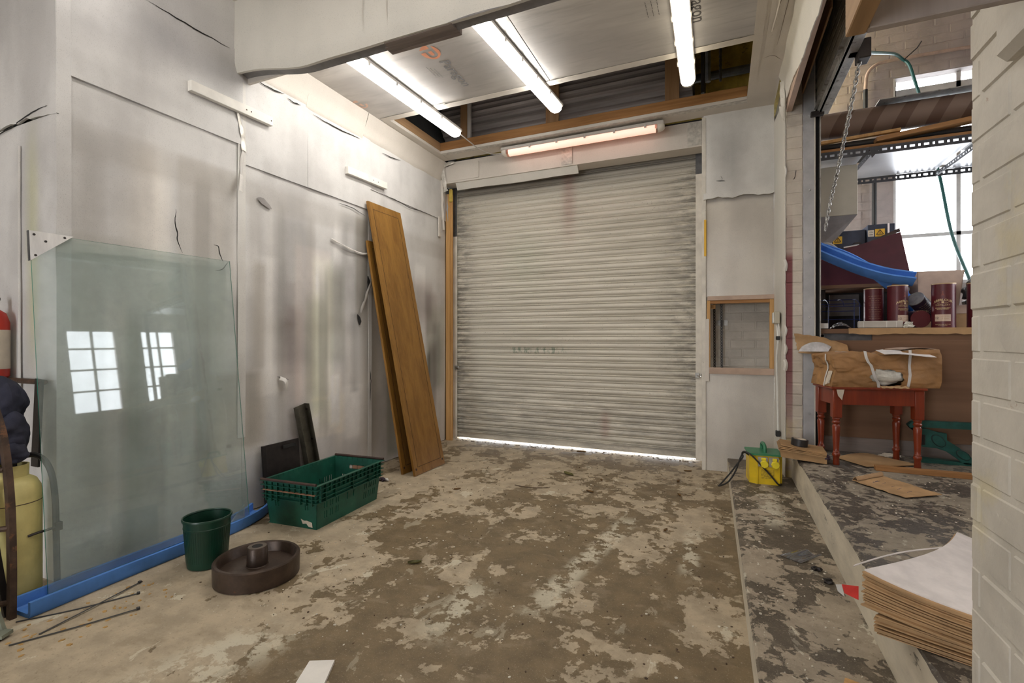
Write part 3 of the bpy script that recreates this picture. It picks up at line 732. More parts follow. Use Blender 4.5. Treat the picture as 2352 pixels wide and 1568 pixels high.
tapestrip(-3.04, -2.97, 3.80, 4.9, 4, 'sheet2'); tapestrip(0.30, 0.36, 2.5, 4.1, 6, 'sheet2'); tapestrip(-2.45, -2.30, 3.78, 3.872, 9); tapestrip(-1.40, -1.2, 3.80, 3.875, 10)
flap('torn_sheet', [(0.34, 3.2, CZ - 0.006), (0.345, 3.5, CZ - 0.006), (0.33, 3.8, CZ - 0.006)], 0.012, M['sheet2'], ce, 0.01, 4, (0, 0, -1))
for q in ([(0.35, 2.9), (0.36, 3.3), (0.345, 3.62), (0.33, 3.86)], [(0.40, 3.0), (0.395, 3.5), (0.38, 4.0)], [(0.30, 4.15), (0.36, 4.13), (0.43, 4.22)]):
    crack('crack', [(x, y, CZ - 0.004) for x, y in q], 0.004, ce, 'z', MAT('brown_crease', (0.20, 0.15, 0.11), 0.8))
# timber around and across the opening
MB().box(-2.99, 0.222, 4.80, 4.85, CZ + 0.031, CZ + 0.125, 0.003).build('timber_trimmer', M['timber'], ce)
MB().box(-3.02, -2.975, 3.87, 4.8, CZ + 0.031, CZ + 0.125, 0.003).build('timber_trimmer', M['timber_y'], ce)
for x0, x1, m_ in ((-2.742, -2.655, 'timber_z'), (-2.652, -2.612, 'tray'), (-1.707, -1.562, 'timber_z'), (-0.492, -0.361, 'timber_z')):
    MB().box(x0, x1, 4.852, 4.88, CZ + 0.04, 4.30, 0.002).build('timber_stud', STUD if m_ == 'timber_z' else M[m_], ce)
# the void above: masonry, roof, shutter drum
vo = struct('wall_void', MB().box(-3.2, 0.6, 5.46, 5.55, 3.36, 4.7), M['mustard'])
MB().box(-3.2, 0.62, 2.5, 5.5, 4.6, 4.7).build('void_roof', M['planks'], vo)
MB().box(0.455, 0.49, 2.5, 5.4, 3.44, 4.6).build('void_side', M['mustard'], vo)
MB().box(-3.2, 0.6, 2.47, 2.5, 3.44, 4.6).build('void_side', M['planks'], vo)
MB().box(-3.17, 0.455, 5.0, 5.04, 4.16, 4.6).build('void_beam', M['mustard'], vo)
dr = thing('shutter_drum', 'dark rolled shutter coil with ridges inside the ceiling opening', 'roller drum', (0, 5.17, 3.86))
prof = []
n_ = 72
mb = MB(); vs = []; fs = []
for k in range(n_):
    a = 2 * math.pi * k / n_; r = 0.26 + (0.010 if k % 3 == 0 else -0.004)
    vs += [(-3.05, r * math.cos(a), r * math.sin(a)), (-0.25, r * math.cos(a), r * math.sin(a))]
for k in range(n_):
    j = (k + 1) % n_; fs.append((2 * k, 2 * k + 1, 2 * j + 1, 2 * j))
fs += [[2 * k for k in range(n_)], [2 * k + 1 for k in range(n_)]]
mb.add(vs, fs); mb.build('coil', MAT('dark_rolled_slats', (0.27, 0.24, 0.235), 0.5, 0.15, var=0.3, vs=6, stretch=(0.1, 1, 1)), dr)
MB().tube([(-0.25, 0, 0), (0.40, 0, 0)], 0.04, 12).build('axle', M['galvdark'], dr)
MB().box(-0.17, -0.14, -0.30, 0.2, -0.29, 0.3).build('end_plate', M['blacksteel'], dr)
solo('steel_bar', MB().tube([(-3.1, 0, 0), (-0.25, 0, 0)], 0.045, 14), MAT('blue_grey_steel', (0.25, 0.25, 0.30), 0.4, 0.5), 'blue grey steel bar crossing the ceiling opening above the joists', 'bar', (0, 4.93, 4.10), smooth=True)
solo('hanger_rod', MB().tube([(0, 0, 0), (0, 0, 0.9)], 0.022, 8), M['galvdark'], 'grey steel hanger rod in the ceiling opening beside the mustard brickwork', 'rod', (-0.10, 4.55, 3.50))
solo('threaded_rod', MB().tube([(0, 0, 0.02 * k) for k in range(30)], [0.014 if k % 2 else 0.010 for k in range(30)], 8), M['blacksteel'], 'black threaded rod in the ceiling opening next to the hanger rod', 'rod', (0.00, 4.62, 3.52))

# shutter wall: lintel
wf = struct('wall_far', MB().box(-3.17, -0.165, 5.10, 5.28, 3.17, 3.42), M['dark'])
sheet_y('lintel_board', wf, 5.085, -3.14, -0.17, 3.160, 3.40, M['sheet2'], 0.014, 0.008, 3)
sheet_y('lintel_board', wf, 5.075, -3.05, -2.62, 3.17, 3.36, M['sheet2'], 0.008, 0.012, 8)
MB().box(-3.14, -0.17, 5.085, 5.28, 3.150, 3.163).build('lintel_soffit', M['sheet2'], wf)
MB().grid(lambda u, v: (-2.95 + 1.52 * u, 5.10 + 0.05 * v, 3.155 - 0.082 * v + 0.004 * math.sin(9 * u)), 30, 4, (0, 0.008, 0)).build('hanging_strip', M['beamsheet'], wf, smooth=True)
for (x0, x1) in ((-1.60, -1.48), (-0.30, -0.17)):
    sheet_y('tape_strip', wf, 5.078, x0, x1, 3.165, 3.39, M['tape'], 0.003, 0.012, x0 * 7, res=0.02)
flap('corner_tape', [(-3.10, 5.05, 3.36), (-3.00, 5.05, 3.38), (-2.94, 5.06, 3.385)], 0.035, M['tape'], wf, 0.04, 2, (0, -1, 0))
flap('corner_tape', [(-3.11, 5.06, 3.38), (-3.09, 5.06, 3.24), (-3.075, 5.07, 3.10), (-3.06, 5.07, 3.05)], 0.045, M['tape'], wf, 0.04, 6, (0, -1, 0))
flap('corner_tape', [(-3.13, 5.08, 3.2), (-3.135, 5.1, 2.9), (-3.13, 5.12, 2.6)], 0.03, M['sheet2'], wf, 0.03, 9, (0, -1, 0))
jb = struct('trim_1', MB().box(-3.145, -3.085, 5.195, 5.24, 0.0, 3.06, 0.003), M['timber_z'])
MB().box(-3.085, -3.058, 5.205, 5.235, 0.0, 3.05, 0.003).build('jamb_strip', M['timber_z'], jb)
MB().cbox((-3.07, 5.195, 3.035), (0.05, 0.03, 0.16), 0.012).build('foam_filler', MAT('yellow_expanding_foam', (0.55, 0.40, 0.08), 0.8, bump=0.8, bs=40), jb)
crack('grey_filler', [(-3.125, 5.19, 3.10), (-3.12, 5.19, 2.9), (-3.11, 5.19, 2.72)], 0.022, jb, 'y', M['steelpaint'])
struct('wall_far_outer', MB().box(-4.4, -3.14, 5.245, 5.5, 0, 4.6), M['gap'])

# the main roller shutter
sh = thing('roller_shutter', 'large cream grey metal roller shutter door with horizontal slats, closed', 'shutter', (-1.64, 5.36, 0))
PITCH = 0.0738
prof = [(0.001, -0.003), (-0.010, 0.001), (-0.013, 0.008), (-0.008, 0.013), (-0.004, 0.016), (-0.012, 0.024), (-0.018, 0.036), (-0.019, 0.046), (-0.015, 0.058), (-0.008, 0.067), (-0.001, 0.0728), (0.004, 0.082)]
mb = MB(); vs = []; k = len(prof)
for x in (-1.43, 1.43): vs += [(x, y, z) for (y, z) in prof]
for x in (-1.43, 1.43): vs += [(x, y + 0.006, z) for (y, z) in prof]
fs = [(i, i + 1, k + i + 1, k + i) for i in range(k - 1)] + [(2 * k + i, 2 * k + i + 1, 3 * k + i + 1, 3 * k + i) for i in range(k - 1)]
mb.add(vs, fs)
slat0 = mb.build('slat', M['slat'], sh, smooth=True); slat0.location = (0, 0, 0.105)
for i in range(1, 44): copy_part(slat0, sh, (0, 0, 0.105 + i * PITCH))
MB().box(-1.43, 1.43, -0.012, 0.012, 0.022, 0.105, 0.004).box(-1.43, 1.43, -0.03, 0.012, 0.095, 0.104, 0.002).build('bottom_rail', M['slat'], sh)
for x in (-1.44, 1.44):
    g = MB().box(x - 0.035, x + 0.035, -0.055, -0.048, 0.012, 3.22).box(x - 0.035, x + 0.035, 0.02, 0.03, 0.012, 3.3).box(x - 0.035 if x < 0 else x + 0.029, x - 0.029 if x < 0 else x + 0.035, -0.05, 0.03, 0.012, 3.22)
    g.build('guide_channel', M['paintwhite'], sh)
    MB().box(x - 0.036, x + 0.036, -0.060, -0.056, 2.55 if x < 0 else 2.95, 3.22).build('guide_guard', M['galvdark'], sh)
for x, z in ((-1.41, 0.90), (1.42, 0.885)):
    l_ = MB().cbox((x, -0.066, z), (0.04, 0.012, 0.05), 0.003).build('lock_plate', M['galv'], sh)
    MB().tube(spline([(x, -0.075, z), (x + 0.04, -0.085, z - 0.01), (x + 0.045, -0.085, z + 0.02)], 4), 0.007, 6).build('lock_lever', M['chrome'], l_)
# right-hand boxing beside the shutter, with a hatch opening
bx = struct('wall_boxing', MB().box(-0.165, -0.15, 5.02, 5.30, 0.0, 3.4).box(-0.15, 0.45, 5.55, 5.6, 0.0, 3.4), M['paintwhite'])
def metalpaint(p):
    g = 1 - 0.30 * softbox(p.x, p.z, (-0.02, 0.18, 2.66, 3.2, 0.12, 0.12))
    return (g, g, g * 0.98)
sheet_y('boxing_board', bx, 4.995, -0.150, 0.449, 2.585, 3.40, M['sheet'], 0.01, 0.010, 4, paint=metalpaint, edge=0.025, curl=0.03)
sheet_y('boxing_board', bx, 5.010, -0.150, 0.449, 1.66, 2.66, M['sheet3'], 0.01, 0.012, 12)
sheet_y('boxing_board', bx, 5.002, -0.150, 0.449, 0.0, 0.925, M['sheet3'], 0.01, 0.008, 19)
MB().box(-0.165, -0.128, 4.988, 5.02, 0.0, 3.38, 0.002).build('edge_strip', M['paintwhite'], bx)
MB().box(-0.145, -0.125, 4.982, 5.00, 2.05, 2.40, 0.002).build('yellow_edge', M['warn'], bx)
MB().box(-0.135, -0.10, 4.985, 5.00, 0.85, 1.45, 0.002).build('edge_strip', M['sheet2'], bx)
MB().box(-0.115, 0.449, 4.985, 5.012, 1.625, 1.665, 0.002).build('hatch_trim', M['cardlight'], bx)
MB().box(-0.10, 0.449, 4.985, 5.012, 0.925, 0.985, 0.002).build('hatch_trim', M['cardlight'], bx)
MB().box(-0.12, -0.090, 4.992, 5.06, 0.985, 1.625, 0.002).build('hatch_frame', M['timber_z'], bx)
MB().box(0.415, 0.448, 4.992, 5.06, 0.985, 1.625, 0.002).build('hatch_frame', M['timber_z'], bx)
MB().box(-0.12, 0.448, 4.994, 5.06, 1.595, 1.625, 0.002).build('hatch_frame', M['timber'], bx)
crack('crack', [(-0.04, 4.985, 2.76), (0.01, 4.985, 2.755), (0.04, 4.985, 2.75)], 0.006, bx, 'y'); crack('crack', [(0.0, 4.985, 2.80), (0.012, 4.985, 2.78), (0.01, 4.985, 2.76)], 0.004, bx, 'y')

# brick laying
BCACHE = {}
def lay(parent, org, du, dn, u0, u1, v0, v1, m, L=0.235, H=0.0905, hole=None, depth=0.03, seed=0, header=False):
    """single painted bricks proud of a mortar wall: du along the course, dn out of the wall"""
    rnd = random.Random(seed); du = Vector(du); dn = Vector(dn); dv = Vector((0, 0, 1)); org = Vector(org)
    row = 0; z = v0
    while z + H * 0.5 < v1:
        u = u0 - (L / 2 if (row % 2 and not header) else 0); h = min(H, v1 - z) - 0.009
        while u < u1 - 0.02:
            a, b = max(u, u0), min(u + L, u1)
            if b - a > 0.03 and not (hole and hole((a + b) / 2, z + h / 2, b - a)):
                w = round(b - a - 0.009, 3); key = (w, round(h, 3), depth, m.name)
                if key not in BCACHE:
                    BCACHE[key] = MB().cbox((0, 0, 0), (w, depth, h), 0.005).mesh('brick', m)
                o = bpy.data.objects.new('brick', BCACHE[key]); COL.objects.link(o); o.parent = parent
                R = Matrix((du, dn, dv)).transposed().to_4x4()
                j = rnd.uniform(-0.0022, 0.0022)
                o.matrix_local = Matrix.Translation(org + du * ((a + b) / 2) + dv * (z + h / 2 + 0.0055) + dn * (j * 0.7 + 0.0032 - depth / 2)) @ R @ Matrix.Rotation(rnd.uniform(-0.006, 0.006), 4, 'Y')
            u += L
        z += H; row += 1
nw = struct('wall_niche', MB().box(-0.15, 0.449, 5.36, 5.54, 0.0, 3.3), M['nichebrick'])
lay(nw, (0, 5.36, 0), (1, 0, 0), (0, -1, 0), -0.15, 0.449, 0.80, 1.80, M['nichebrick'], seed=3)
# partition: pier end, return sheet, downstand, near pillar
pr = struct('wall_right', MB().box(0.489, 0.609, 4.505, 5.55, 0.13, 3.60), M['pier'])
lay(pr, (0, 4.505, 0), (1, 0, 0), (0, -1, 0), 0.486, 0.612, 0.35, 3.60, M['pier'], L=0.126, seed=5, header=True, depth=0.03)
def retsheet(u, v):
    z = 0.13 + 3.1 * v; y = 5.0 - 0.505 * u
    e = 0.018 * (mnoise.noise(Vector((z * 7, 0, 0))) + 0.6 * mnoise.noise(Vector((z * 22, 3, 0)))) if u == 1 else 0
    return (0.449 + 0.032 * u + 0.006 * mnoise.noise(Vector((y * 4, z * 2, 7))), y + e, z)
o = MB().grid(retsheet, 12, 110, (0.006, 0, 0)).build('return_sheet', M['beamsheet'], pr, smooth=True)
for z, s_ in ((1.86, 0.05), (1.33, 0.035), (1.18, 0.05), (1.05, 0.045), (2.62, 0.03)):
    flap('torn_sheet', [(0.480, 4.485, z + 0.04), (0.489, 4.478, z), (0.482, 4.485, z - 0.05)], s_ * 0.4, M['beamsheet'], pr, 0.01, z * 9, (0, -1, 0))
def downst(u, v):
    y = 2.46 + 2.03 * u
    zb = 3.02 + 0.05 * sm(y, 3.0, 3.5) + 0.10 * sm(y, 3.5, 4.2) + 0.018 * mnoise.noise(Vector((y * 8, 1, 0))) + 0.010 * mnoise.noise(Vector((y * 24, 1, 0)))
    z = zb + (3.402 - zb) * v
    return (0.486 - 0.05 * v ** 2 + 0.012 * mnoise.noise(Vector((y * 3, z * 3, 2))), y, z)
MB().grid(downst, 90, 12, (0.006, 0, 0)).build('downstand_sheet', M['beamsheet'], pr, smooth=True)
MB().box(0.492, 0.53, 2.46, 4.49, 3.10, 3.62).build('downstand_board', M['cardlight'], pr)
for q in range(4):
    flap('crumpled_tape', [(0.462, 4.44 - 0.03 * q, 3.33 - 0.08 * q), (0.47, 4.46 - 0.02 * q, 3.26 - 0.08 * q), (0.476, 4.47, 3.18 - 0.05 * q)], 0.026, M['beamsheet'], pr, 0.05, q * 2.3, (-1, -0.4, 0))
pl = struct('wall_pillar', MB().box(0.505, 0.64, -4.2, 1.366, 0.0, 3.7), M['pillar'])
lay(pl, (0.505, 0, 0), (0, 1, 0), (-1, 0, 0), 0.62, 1.372, 0.13, 2.75, M['pillar'], seed=8, depth=0.035)
# wall above the big opening, right room shell
struct('wall_right_upper', MB().box(0.56, 0.60, 1.36, 4.51, 3.62, 4.7), M['sheet2'])
wb = struct('wall_right_back', MB().box(0.60, 1.612, 6.0, 6.2, 0, 4.7).box(2.56, 3.35, 6.0, 6.2, 0, 4.7).box(1.612, 2.56, 6.0, 6.2, 3.88, 4.7).box(1.612, 2.56, 6.0, 6.2, 0, 1.80), M['backbrick'])
lay(wb, (0, 6.0, 0), (1, 0, 0), (0, -1, 0), 0.75, 2.45, 2.05, 4.65, M['backbrick'], L=0.235, H=0.0875, seed=14, depth=0.024,
    hole=lambda u, z, w: (u + w / 2 > 1.66 and 1.80 < z < 3.84) or (z < 2.9 and u < 1.15))
struct('wall_right_side', MB().box(3.22, 3.40, -4.2, 4.22, 0.3, 4.7).box(3.22, 3.40, 4.95, 5.30, 0.3, 4.7).box(3.22, 3.40, 5.92, 6.2, 0.3, 4.7).box(3.22, 3.40, 4.22, 4.95, 0.3, 1.35).box(3.22, 3.40, 5.30, 5.92, 0.3, 1.35).box(3.22, 3.40, 4.22, 4.95, 2.75, 4.7).box(3.22, 3.40, 5.30, 5.92, 2.75, 4.7), M['backbrick'])
struct('ceiling_right', MB().box(0.55, 3.4, -4.3, 6.2, 4.7, 4.8), M['sheet2'])
struct('wall_back', MB().box(-4.5, -3.0, -4.3, -4.2, 0, 3.7).box(-1.6, 3.4, -4.3, -4.2, 0, 4.8).box(-3.0, -1.6, -4.3, -4.2, 2.5, 3.7), M['sheet2'])  # opening left in this wall is the added doorway for fill daylight
def window(name, mb_frame, mb_pane, extra=None):
    w = struct(name, mb_frame, M['winframe']); mb_pane.build('pane', M['pane'], w)
    if extra: extra.build('reveal', M['winreveal'], w)
    return w
f = MB()
for (x0, x1) in ((1.612, 1.645), (2.125, 2.16), (2.52, 2.56)): f.box(x0, x1, 6.08, 6.12, 1.80, 3.88)
for (z0, z1) in ((3.70, 3.79), (2.28, 2.315), (2.96, 2.985), (1.80, 1.84)): f.box(1.612, 2.56, 6.08, 6.12, z0, z1)
w1 = window('window_1', f, MB().box(1.63, 2.55, 6.098, 6.102, 1.82, 3.88), MB().box(1.602, 1.616, 5.998, 6.08, 1.8, 3.88))
for i, (y0, y1) in enumerate(((4.22, 4.95), (5.30, 5.92))):
    f = MB(); ym = (y0 + y1) / 2
    for y in (y0 + 0.02, ym, y1 - 0.02): f.box(3.28, 3.31, y - 0.016, y + 0.016, 1.35, 2.75)
    for z in (1.37, 1.72, 2.07, 2.42, 2.73): f.box(3.28, 3.31, y0, y1, z - 0.014, z + 0.014)
    window('window_%d' % (i + 2), f, MB().box(3.293, 3.297, y0, y1, 1.35, 2.75))

# ---------------------------------------------------------------- lights of the room, and two added fill strips
def batten_light(label, loc, rz, length, diff, ends=None, group=None):
    t = thing('batten_light', label, 'light', loc, rz, group)      # local Y along the fitting, z = 0 at its top
    h = length / 2
    MB().box(-0.060, 0.060, -h, h, -0.034, 0.0, 0.008).build('tray', M['tray'], t)
    pr_ = [(-0.054, -0.034), (-0.052, -0.055), (-0.042, -0.076), (-0.022, -0.088), (0, -0.091), (0.022, -0.088), (0.042, -0.076), (0.052, -0.055), (0.054, -0.034)]
    mb = MB()
    for a, b in ((-h + 0.06, h - 0.06),):
        vs = [(x, a, z) for x, z in pr_] + [(x, b, z) for x, z in pr_]; n = len(pr_)
        mb.add(vs, [(i, i + 1, n + i + 1, n + i) for i in range(n - 1)])
    mb.build('diffuser', diff, t, smooth=True)
    for s_ in (-1, 1):
        mb = MB(); vs = []; n = len(pr_)
        for k in range(5):
            q = k / 4; sc = math.cos(q * 1.25); y = s_ * (h - 0.06 + 0.06 * math.sin(q * 1.25) / math.sin(1.25))
            vs += [(x * (0.55 + 0.45 * sc), y, -0.034 + (z + 0.034) * (0.4 + 0.6 * sc)) for x, z in pr_]
        fs = [(k * n + i, k * n + i + 1, (k + 1) * n + i + 1, (k + 1) * n + i) for k in range(4) for i in range(n - 1)]
        fs.append([4 * n + i for i in range(n)])
        mb.add(vs, fs); mb.build('end_cap', ends or diff, t, smooth=True)
    for y in (-0.8, -0.45, -0.1, 0.25, 0.6):
        for x in (-0.060, 0.060):
            MB().cbox((x, y * h, -0.036), (0.010, 0.022, 0.036), 0.002).build('clip', M['tray'], t)
    return t
batten_light('lit white strip light over the faint partial orange logo beside the sheeted wall', (-2.51, 3.38, 3.40), math.radians(-2.2), 1.88, M['tube1'])
batten_light('brightest lit white strip light beside the ceiling board printed with the grey word', (-1.425, 3.45, 3.40), math.radians(-4.0), 1.55, M['tube1'])
batten_light('lit strip light with yellowed diffuser beside the cut-off dark lettering on the ceiling', (-0.236, 3.42, 3.40), math.radians(0.6), 1.62, M['tube3'], M['tubecap'])
pk_ = batten_light('strip light glowing pink mounted above the roller shutter', (-1.375, 4.93, 3.385), math.radians(90), 1.74, M['pink'], M['tubecap'])
for ch in pk_.children:
    if ch.name.startswith('diffuser'): ch.scale = (0.8, 0.97, 1.0)
batten_light('added fill strip light on the near ceiling nearer the sheeted wall', (-2.5, 0.75, 3.63), 0, 1.75, M['tubefill'])  # unseen lamp, added as fill for the near side of the room
batten_light('added fill strip light on the near ceiling nearer the painted pillar', (-0.9, 0.95, 3.63), 0, 1.75, M['tubefill'])  # second added fill lamp, also out of view
solo('light_cable', MB().tube(spline([(-2.47, 4.33, 3.375), (-2.45, 4.55, 3.355), (-2.44, 4.75, 3.35), (-2.36, 4.90, 3.34), (-2.24, 4.94, 3.345)], 8), 0.006, 6), M['tray'], 'thin grey cable linking the pink strip light to its neighbour', 'cable', smooth=True)

# printing on the ceiling boards (reads along +Y, tops towards +X, faces down)
def ceil_M(x, y, rz=0): return Matrix.Translation((x, y, CZ - 0.0012)) @ Matrix(((0, 1, 0, 0), (1, 0, 0, 0), (0, 0, -1, 0), (0, 0, 0, 1))) @ RZ(rz)
def paragon_logo(x, y, r, m, half=False):
    mb = MB(); T = ceil_M(x, y)
    def inner(px, py):          # white bars of the letter P inside the disc
        if -0.50 < px < -0.16 and py < 0.42 and py > -1: return True
        if 0.22 < py < 0.5 and px < 0.45: return True
        if -0.42 < py < -0.14 and -0.3 < px < 0.40: return True
        d = math.hypot(px - 0.30, py - 0.04)
        if px > 0.30 and 0.18 < d < 0.46: return True
        if half and px < 0.15 and py > 0.2: return True
        return False
    n = 40; h = 1.0 / n * 2
    for i in range(n):
        for j in range(n):
            px, py = -1 + (i + 0.5) * h, -1 + (j + 0.5) * h
            if px * px + (py * 1.18) ** 2 < 0.98 and not inner(px, py):
                mb.add([T @ Vector(((px + a * h / 2) * r, (py + b * h / 2) * r, 0)) for a, b in ((-1, -1), (1, -1), (1, 1), (-1, 1))], [(0, 1, 2, 3)])
    return mb.build('printed_logo', m, ce)
paragon_logo(-1.995, 3.075, 0.088, M['logo'])
text('printed_word', 'Paragon', 0.125, ceil_M(-1.965, 3.405, 0), M['print'], ce)
paragon_logo(-3.02, 3.50, 0.075, M['logofaint'], True)
text('printed_word', 'Paragon', 0.125, ceil_M(-0.135, 3.30, 0), M['printdark'], ce)
paragon_logo(-0.135, 2.98, 0.085, M['logo'])
for k in range(3):
    text('printed_line', '-- --- -- ---- --', 0.030, ceil_M(-0.44 + 0.035 * k, 3.24), M['printdark'], ce)
for k in range(3):
    text('printed_line', '--- -- ---- --- -', 0.026, ceil_M(-2.13 + 0.022 * k, 3.30 + 0.02 * k), M['print'], ce)

# battens on the left wall
def wall_batten(label, y0, y1, z, tilt, holes):
    t = thing('wall_batten', label, 'batten', (-3.135, (y0 + y1) / 2, z))
    h = (y1 - y0) / 2; R = RX(tilt)
    MB().cbox((0.018, 0, 0), (0.036, 2 * h, 0.066), 0.002, R).build('batten_body', M['batten'], t)
    for q in holes:
        MB().lathe([(0.005, 0), (0.005, 0.0015)], 8, R @ Vector((0.036, q * h, 0.0)), RY(90)).build('screw_hole', M['rust'], t)
wall_batten('long white wooden batten screwed to the sheeted wall below the beam', 2.015, 2.63, 2.885, 1.8, (0.28, 0.40, 0.95))
wall_batten('short white wooden batten on the sheeted wall above the leaning doors', 3.43, 3.99, 2.80, 1.6, (0.25, 0.5))
solo('wall_bracket', MB().cbox((0, 0, 0), (0.02, 0.05, 0.24), 0.004), M['sheet2'], 'small pale upright block at the wall end beside the pine jamb', 'block', (-3.13, 5.03, 2.62))

# ---------------------------------------------------------------- glass sheet, corner guard, foam channel
gt = thing('glass_sheet', 'large greenish glass sheet leaning against the wall', 'glass', (-3.03, 1.77, 0.03))
def glass_pt(y, s):                                  # s: 0 bottom, 1 top
    return Vector((-2.945 - 0.180 * s, y, 0.035 + 1.745 * s))
mb = MB((-3.03, 1.77, 0.03)); nx = Vector((0.0066, 0, 0.0007))
A, B, C_, D = glass_pt(1.238, 0), glass_pt(2.312, 0.012), glass_pt(2.300, 1.008), glass_pt(1.243, 1.0)
V = [A, B, C_, D, A - nx, B - nx, C_ - nx, D - nx]
mb.add(V, [(0, 1, 2, 3), (4, 5, 6, 7)]); mb.mi = 1; mb.add(V, [(0, 1, 5, 4), (1, 2, 6, 5), (2, 3, 7, 6), (3, 0, 4, 7)])
mb.build('pane', [M['glass'], M['glassedge']], gt)
cg = thing('corner_guard', 'triangular aluminium corner plate with three holes on the glass sheet', 'plate', tuple(D))
e1 = (C_ - D).normalized(); e2 = (A - D).normalized(); nn = Vector((1, 0, 0.1)).normalized()
q0 = D + nn * 0.004 - e1 * 0.006 - e2 * 0.008
MB(D).prism([q0, q0 + e1 * 0.178, q0 + e2 * 0.150], nn * 0.003).build('plate', M['alu'], cg)
MB(D).prism([q0 - nn * 0.016, q0 - nn * 0.016 + e1 * 0.178, q0 - nn * 0.016 + e2 * 0.150], nn * 0.003).build('plate', M['alu'], cg)
MB(D).prism([q0, q0 + e2 * 0.15, q0 + e2 * 0.15 - nn * 0.014, q0 - nn * 0.014], -e1 * 0.003).build('side_flange', M['galvdark'], cg)
for a, b in ((0.018, 0.018), (0.140, 0.014), (0.020, 0.122), (0.062, 0.046)):
    MB(D).lathe([(0.006, 0), (0.006, 0.0012)], 10, q0 + nn * 0.003 + e1 * a + e2 * b, RY(84)).build('hole', M['blacksteel'], cg)
# blue foam U-channel on the floor
def channel(path, w, h, th, up=(0, 0, 1), roll=None):
    """open U profile swept along path: outer width w, height h, wall th"""
    P = [Vector(p) for p in path]; mb = MB(); vs = []
    for i, p in enumerate(P):
        t = (P[min(i + 1, len(P) - 1)] - P[max(i - 1, 0)]).normalized(); U_ = Vector(up); s_ = t.cross(U_).normalized(); U2 = s_.cross(t).normalized()
        if roll:
            a = roll[0] + (roll[1] - roll[0]) * i / (len(P) - 1); s_, U2 = s_ * math.cos(a) + U2 * math.sin(a), U2 * math.cos(a) - s_ * math.sin(a)
        pro = [(-w / 2, h), (-w / 2, h * 0.25), (-w / 2 + h * 0.18, 0), (w / 2 - h * 0.18, 0), (w / 2, h * 0.25), (w / 2, h),
               (w / 2 - th, h), (w / 2 - th, h * 0.35), (w / 2 - th - h * 0.08, th), (-w / 2 + th + h * 0.08, th), (-w / 2 + th, h * 0.35), (-w / 2 + th, h)]
        vs += [p + s_ * a + U2 * b for a, b in pro]
    n = 12; fs = [list(range(n)), [(len(P) - 1) * n + j for j in range(n)]]
    for i in range(len(P) - 1):
        for j in range(n): fs.append((i * n + j, i * n + (j + 1) % n, (i + 1) * n + (j + 1) % n, (i + 1) * n + j))
    return mb.add(vs, fs)
solo('foam_channel', channel(spline([(-2.900, 1.125, 0.001), (-2.915, 1.5, 0.001), (-2.925, 1.9, 0.001), (-2.945, 2.2, 0.001), (-3.00, 2.385, 0.001), (-3.055, 2.485, 0.001)], 6), 0.135, 0.072, 0.018), M['foam'],
     'long blue foam channel on the floor holding the foot of the glass sheet', 'foam', smooth=True)
solo('glass_offcut', MB().prism([(0, 0, 0.0), (0, 0.13, 0.0), (0, 0.13, 0.12)], (0.006, 0, 0)), [M['glass']], 'small triangular glass offcut standing in the blue foam channel', 'glass offcut', (-2.895, 2.10, 0.045))

# ---------------------------------------------------------------- bucket and wheel
bk = thing('bucket', 'dark green round plastic bucket beside the glass sheet', 'bucket', (-2.63, 1.80, 0))
mb = MB().lathe([(0.088, 0.0), (0.096, 0.006), (0.100, 0.03), (0.1155, 0.262), (0.112, 0.262), (0.097, 0.03), (0.09, 0.012), (0.0, 0.012)], 48, cap1=False)
mb.build('shell', M['bucket'], bk, smooth=True)
MB().lathe([(0.1145, 0.256), (0.121, 0.258), (0.122, 0.266), (0.120, 0.272), (0.1145, 0.272), (0.112, 0.266)], 48, cap0=False, cap1=False).build('rim', M['bucket'], bk, smooth=True)
MB().lathe([(0.1115, 0.215), (0.1145, 0.217), (0.1148, 0.222), (0.1122, 0.225)], 48, cap0=False, cap1=False).build('band', M['bucket'], bk, smooth=True)
for k in range(56):
    a = 2 * math.pi * k / 56
    if k == 0:
        rib0 = MB().prism([(0.099, -0.0018, 0.04), (0.101, -0.0018, 0.04), (0.1130, -0.0018, 0.212), (0.111, -0.0018, 0.212)], (0, 0.0036, 0)).build('rib', M['bucket'], bk)
    else: copy_part(rib0, bk, rot=(0, 0, a))
wh = thing('flywheel', 'heavy rusty brown iron wheel with raised hub lying flat on the floor', 'wheel', (-2.258, 1.818, 0))
MB().lathe([(0.196, 0.0), (0.206, 0.004), (0.208, 0.098), (0.203, 0.104), (0.190, 0.104), (0.185, 0.098), (0.183, 0.062), (0.178, 0.055), (0.178, 0.02), (0.19, 0.0)], 64, cap0=False, cap1=False).build('rim', M['iron'], wh, smooth=True)
MB().lathe([(0.0, 0.03), (0.18, 0.03), (0.18, 0.052), (0.12, 0.056), (0.06, 0.058), (0.0, 0.058)], 64).build('web', M['iron'], wh, smooth=True)
MB().lathe([(0.058, 0.055), (0.052, 0.062), (0.049, 0.150), (0.045, 0.155), (0.026, 0.155), (0.023, 0.150), (0.023, 0.07), (0.0, 0.07)], 40, cap0=False, cap1=False).build('hub', M['iron'], wh, smooth=True)
MB().lathe([(0.0445, 0.1545), (0.0445, 0.1565), (0.0265, 0.1565), (0.0265, 0.1545)], 40, cap0=False, cap1=False).build('hub_face', MAT('worn_hub_face', (0.16, 0.13, 0.105), 0.4, 0.4), wh)
MB().lathe([(0.0, 0.1547), (0.0262, 0.1547)], 24, cap1=False).build('bore', M['gap'], wh)

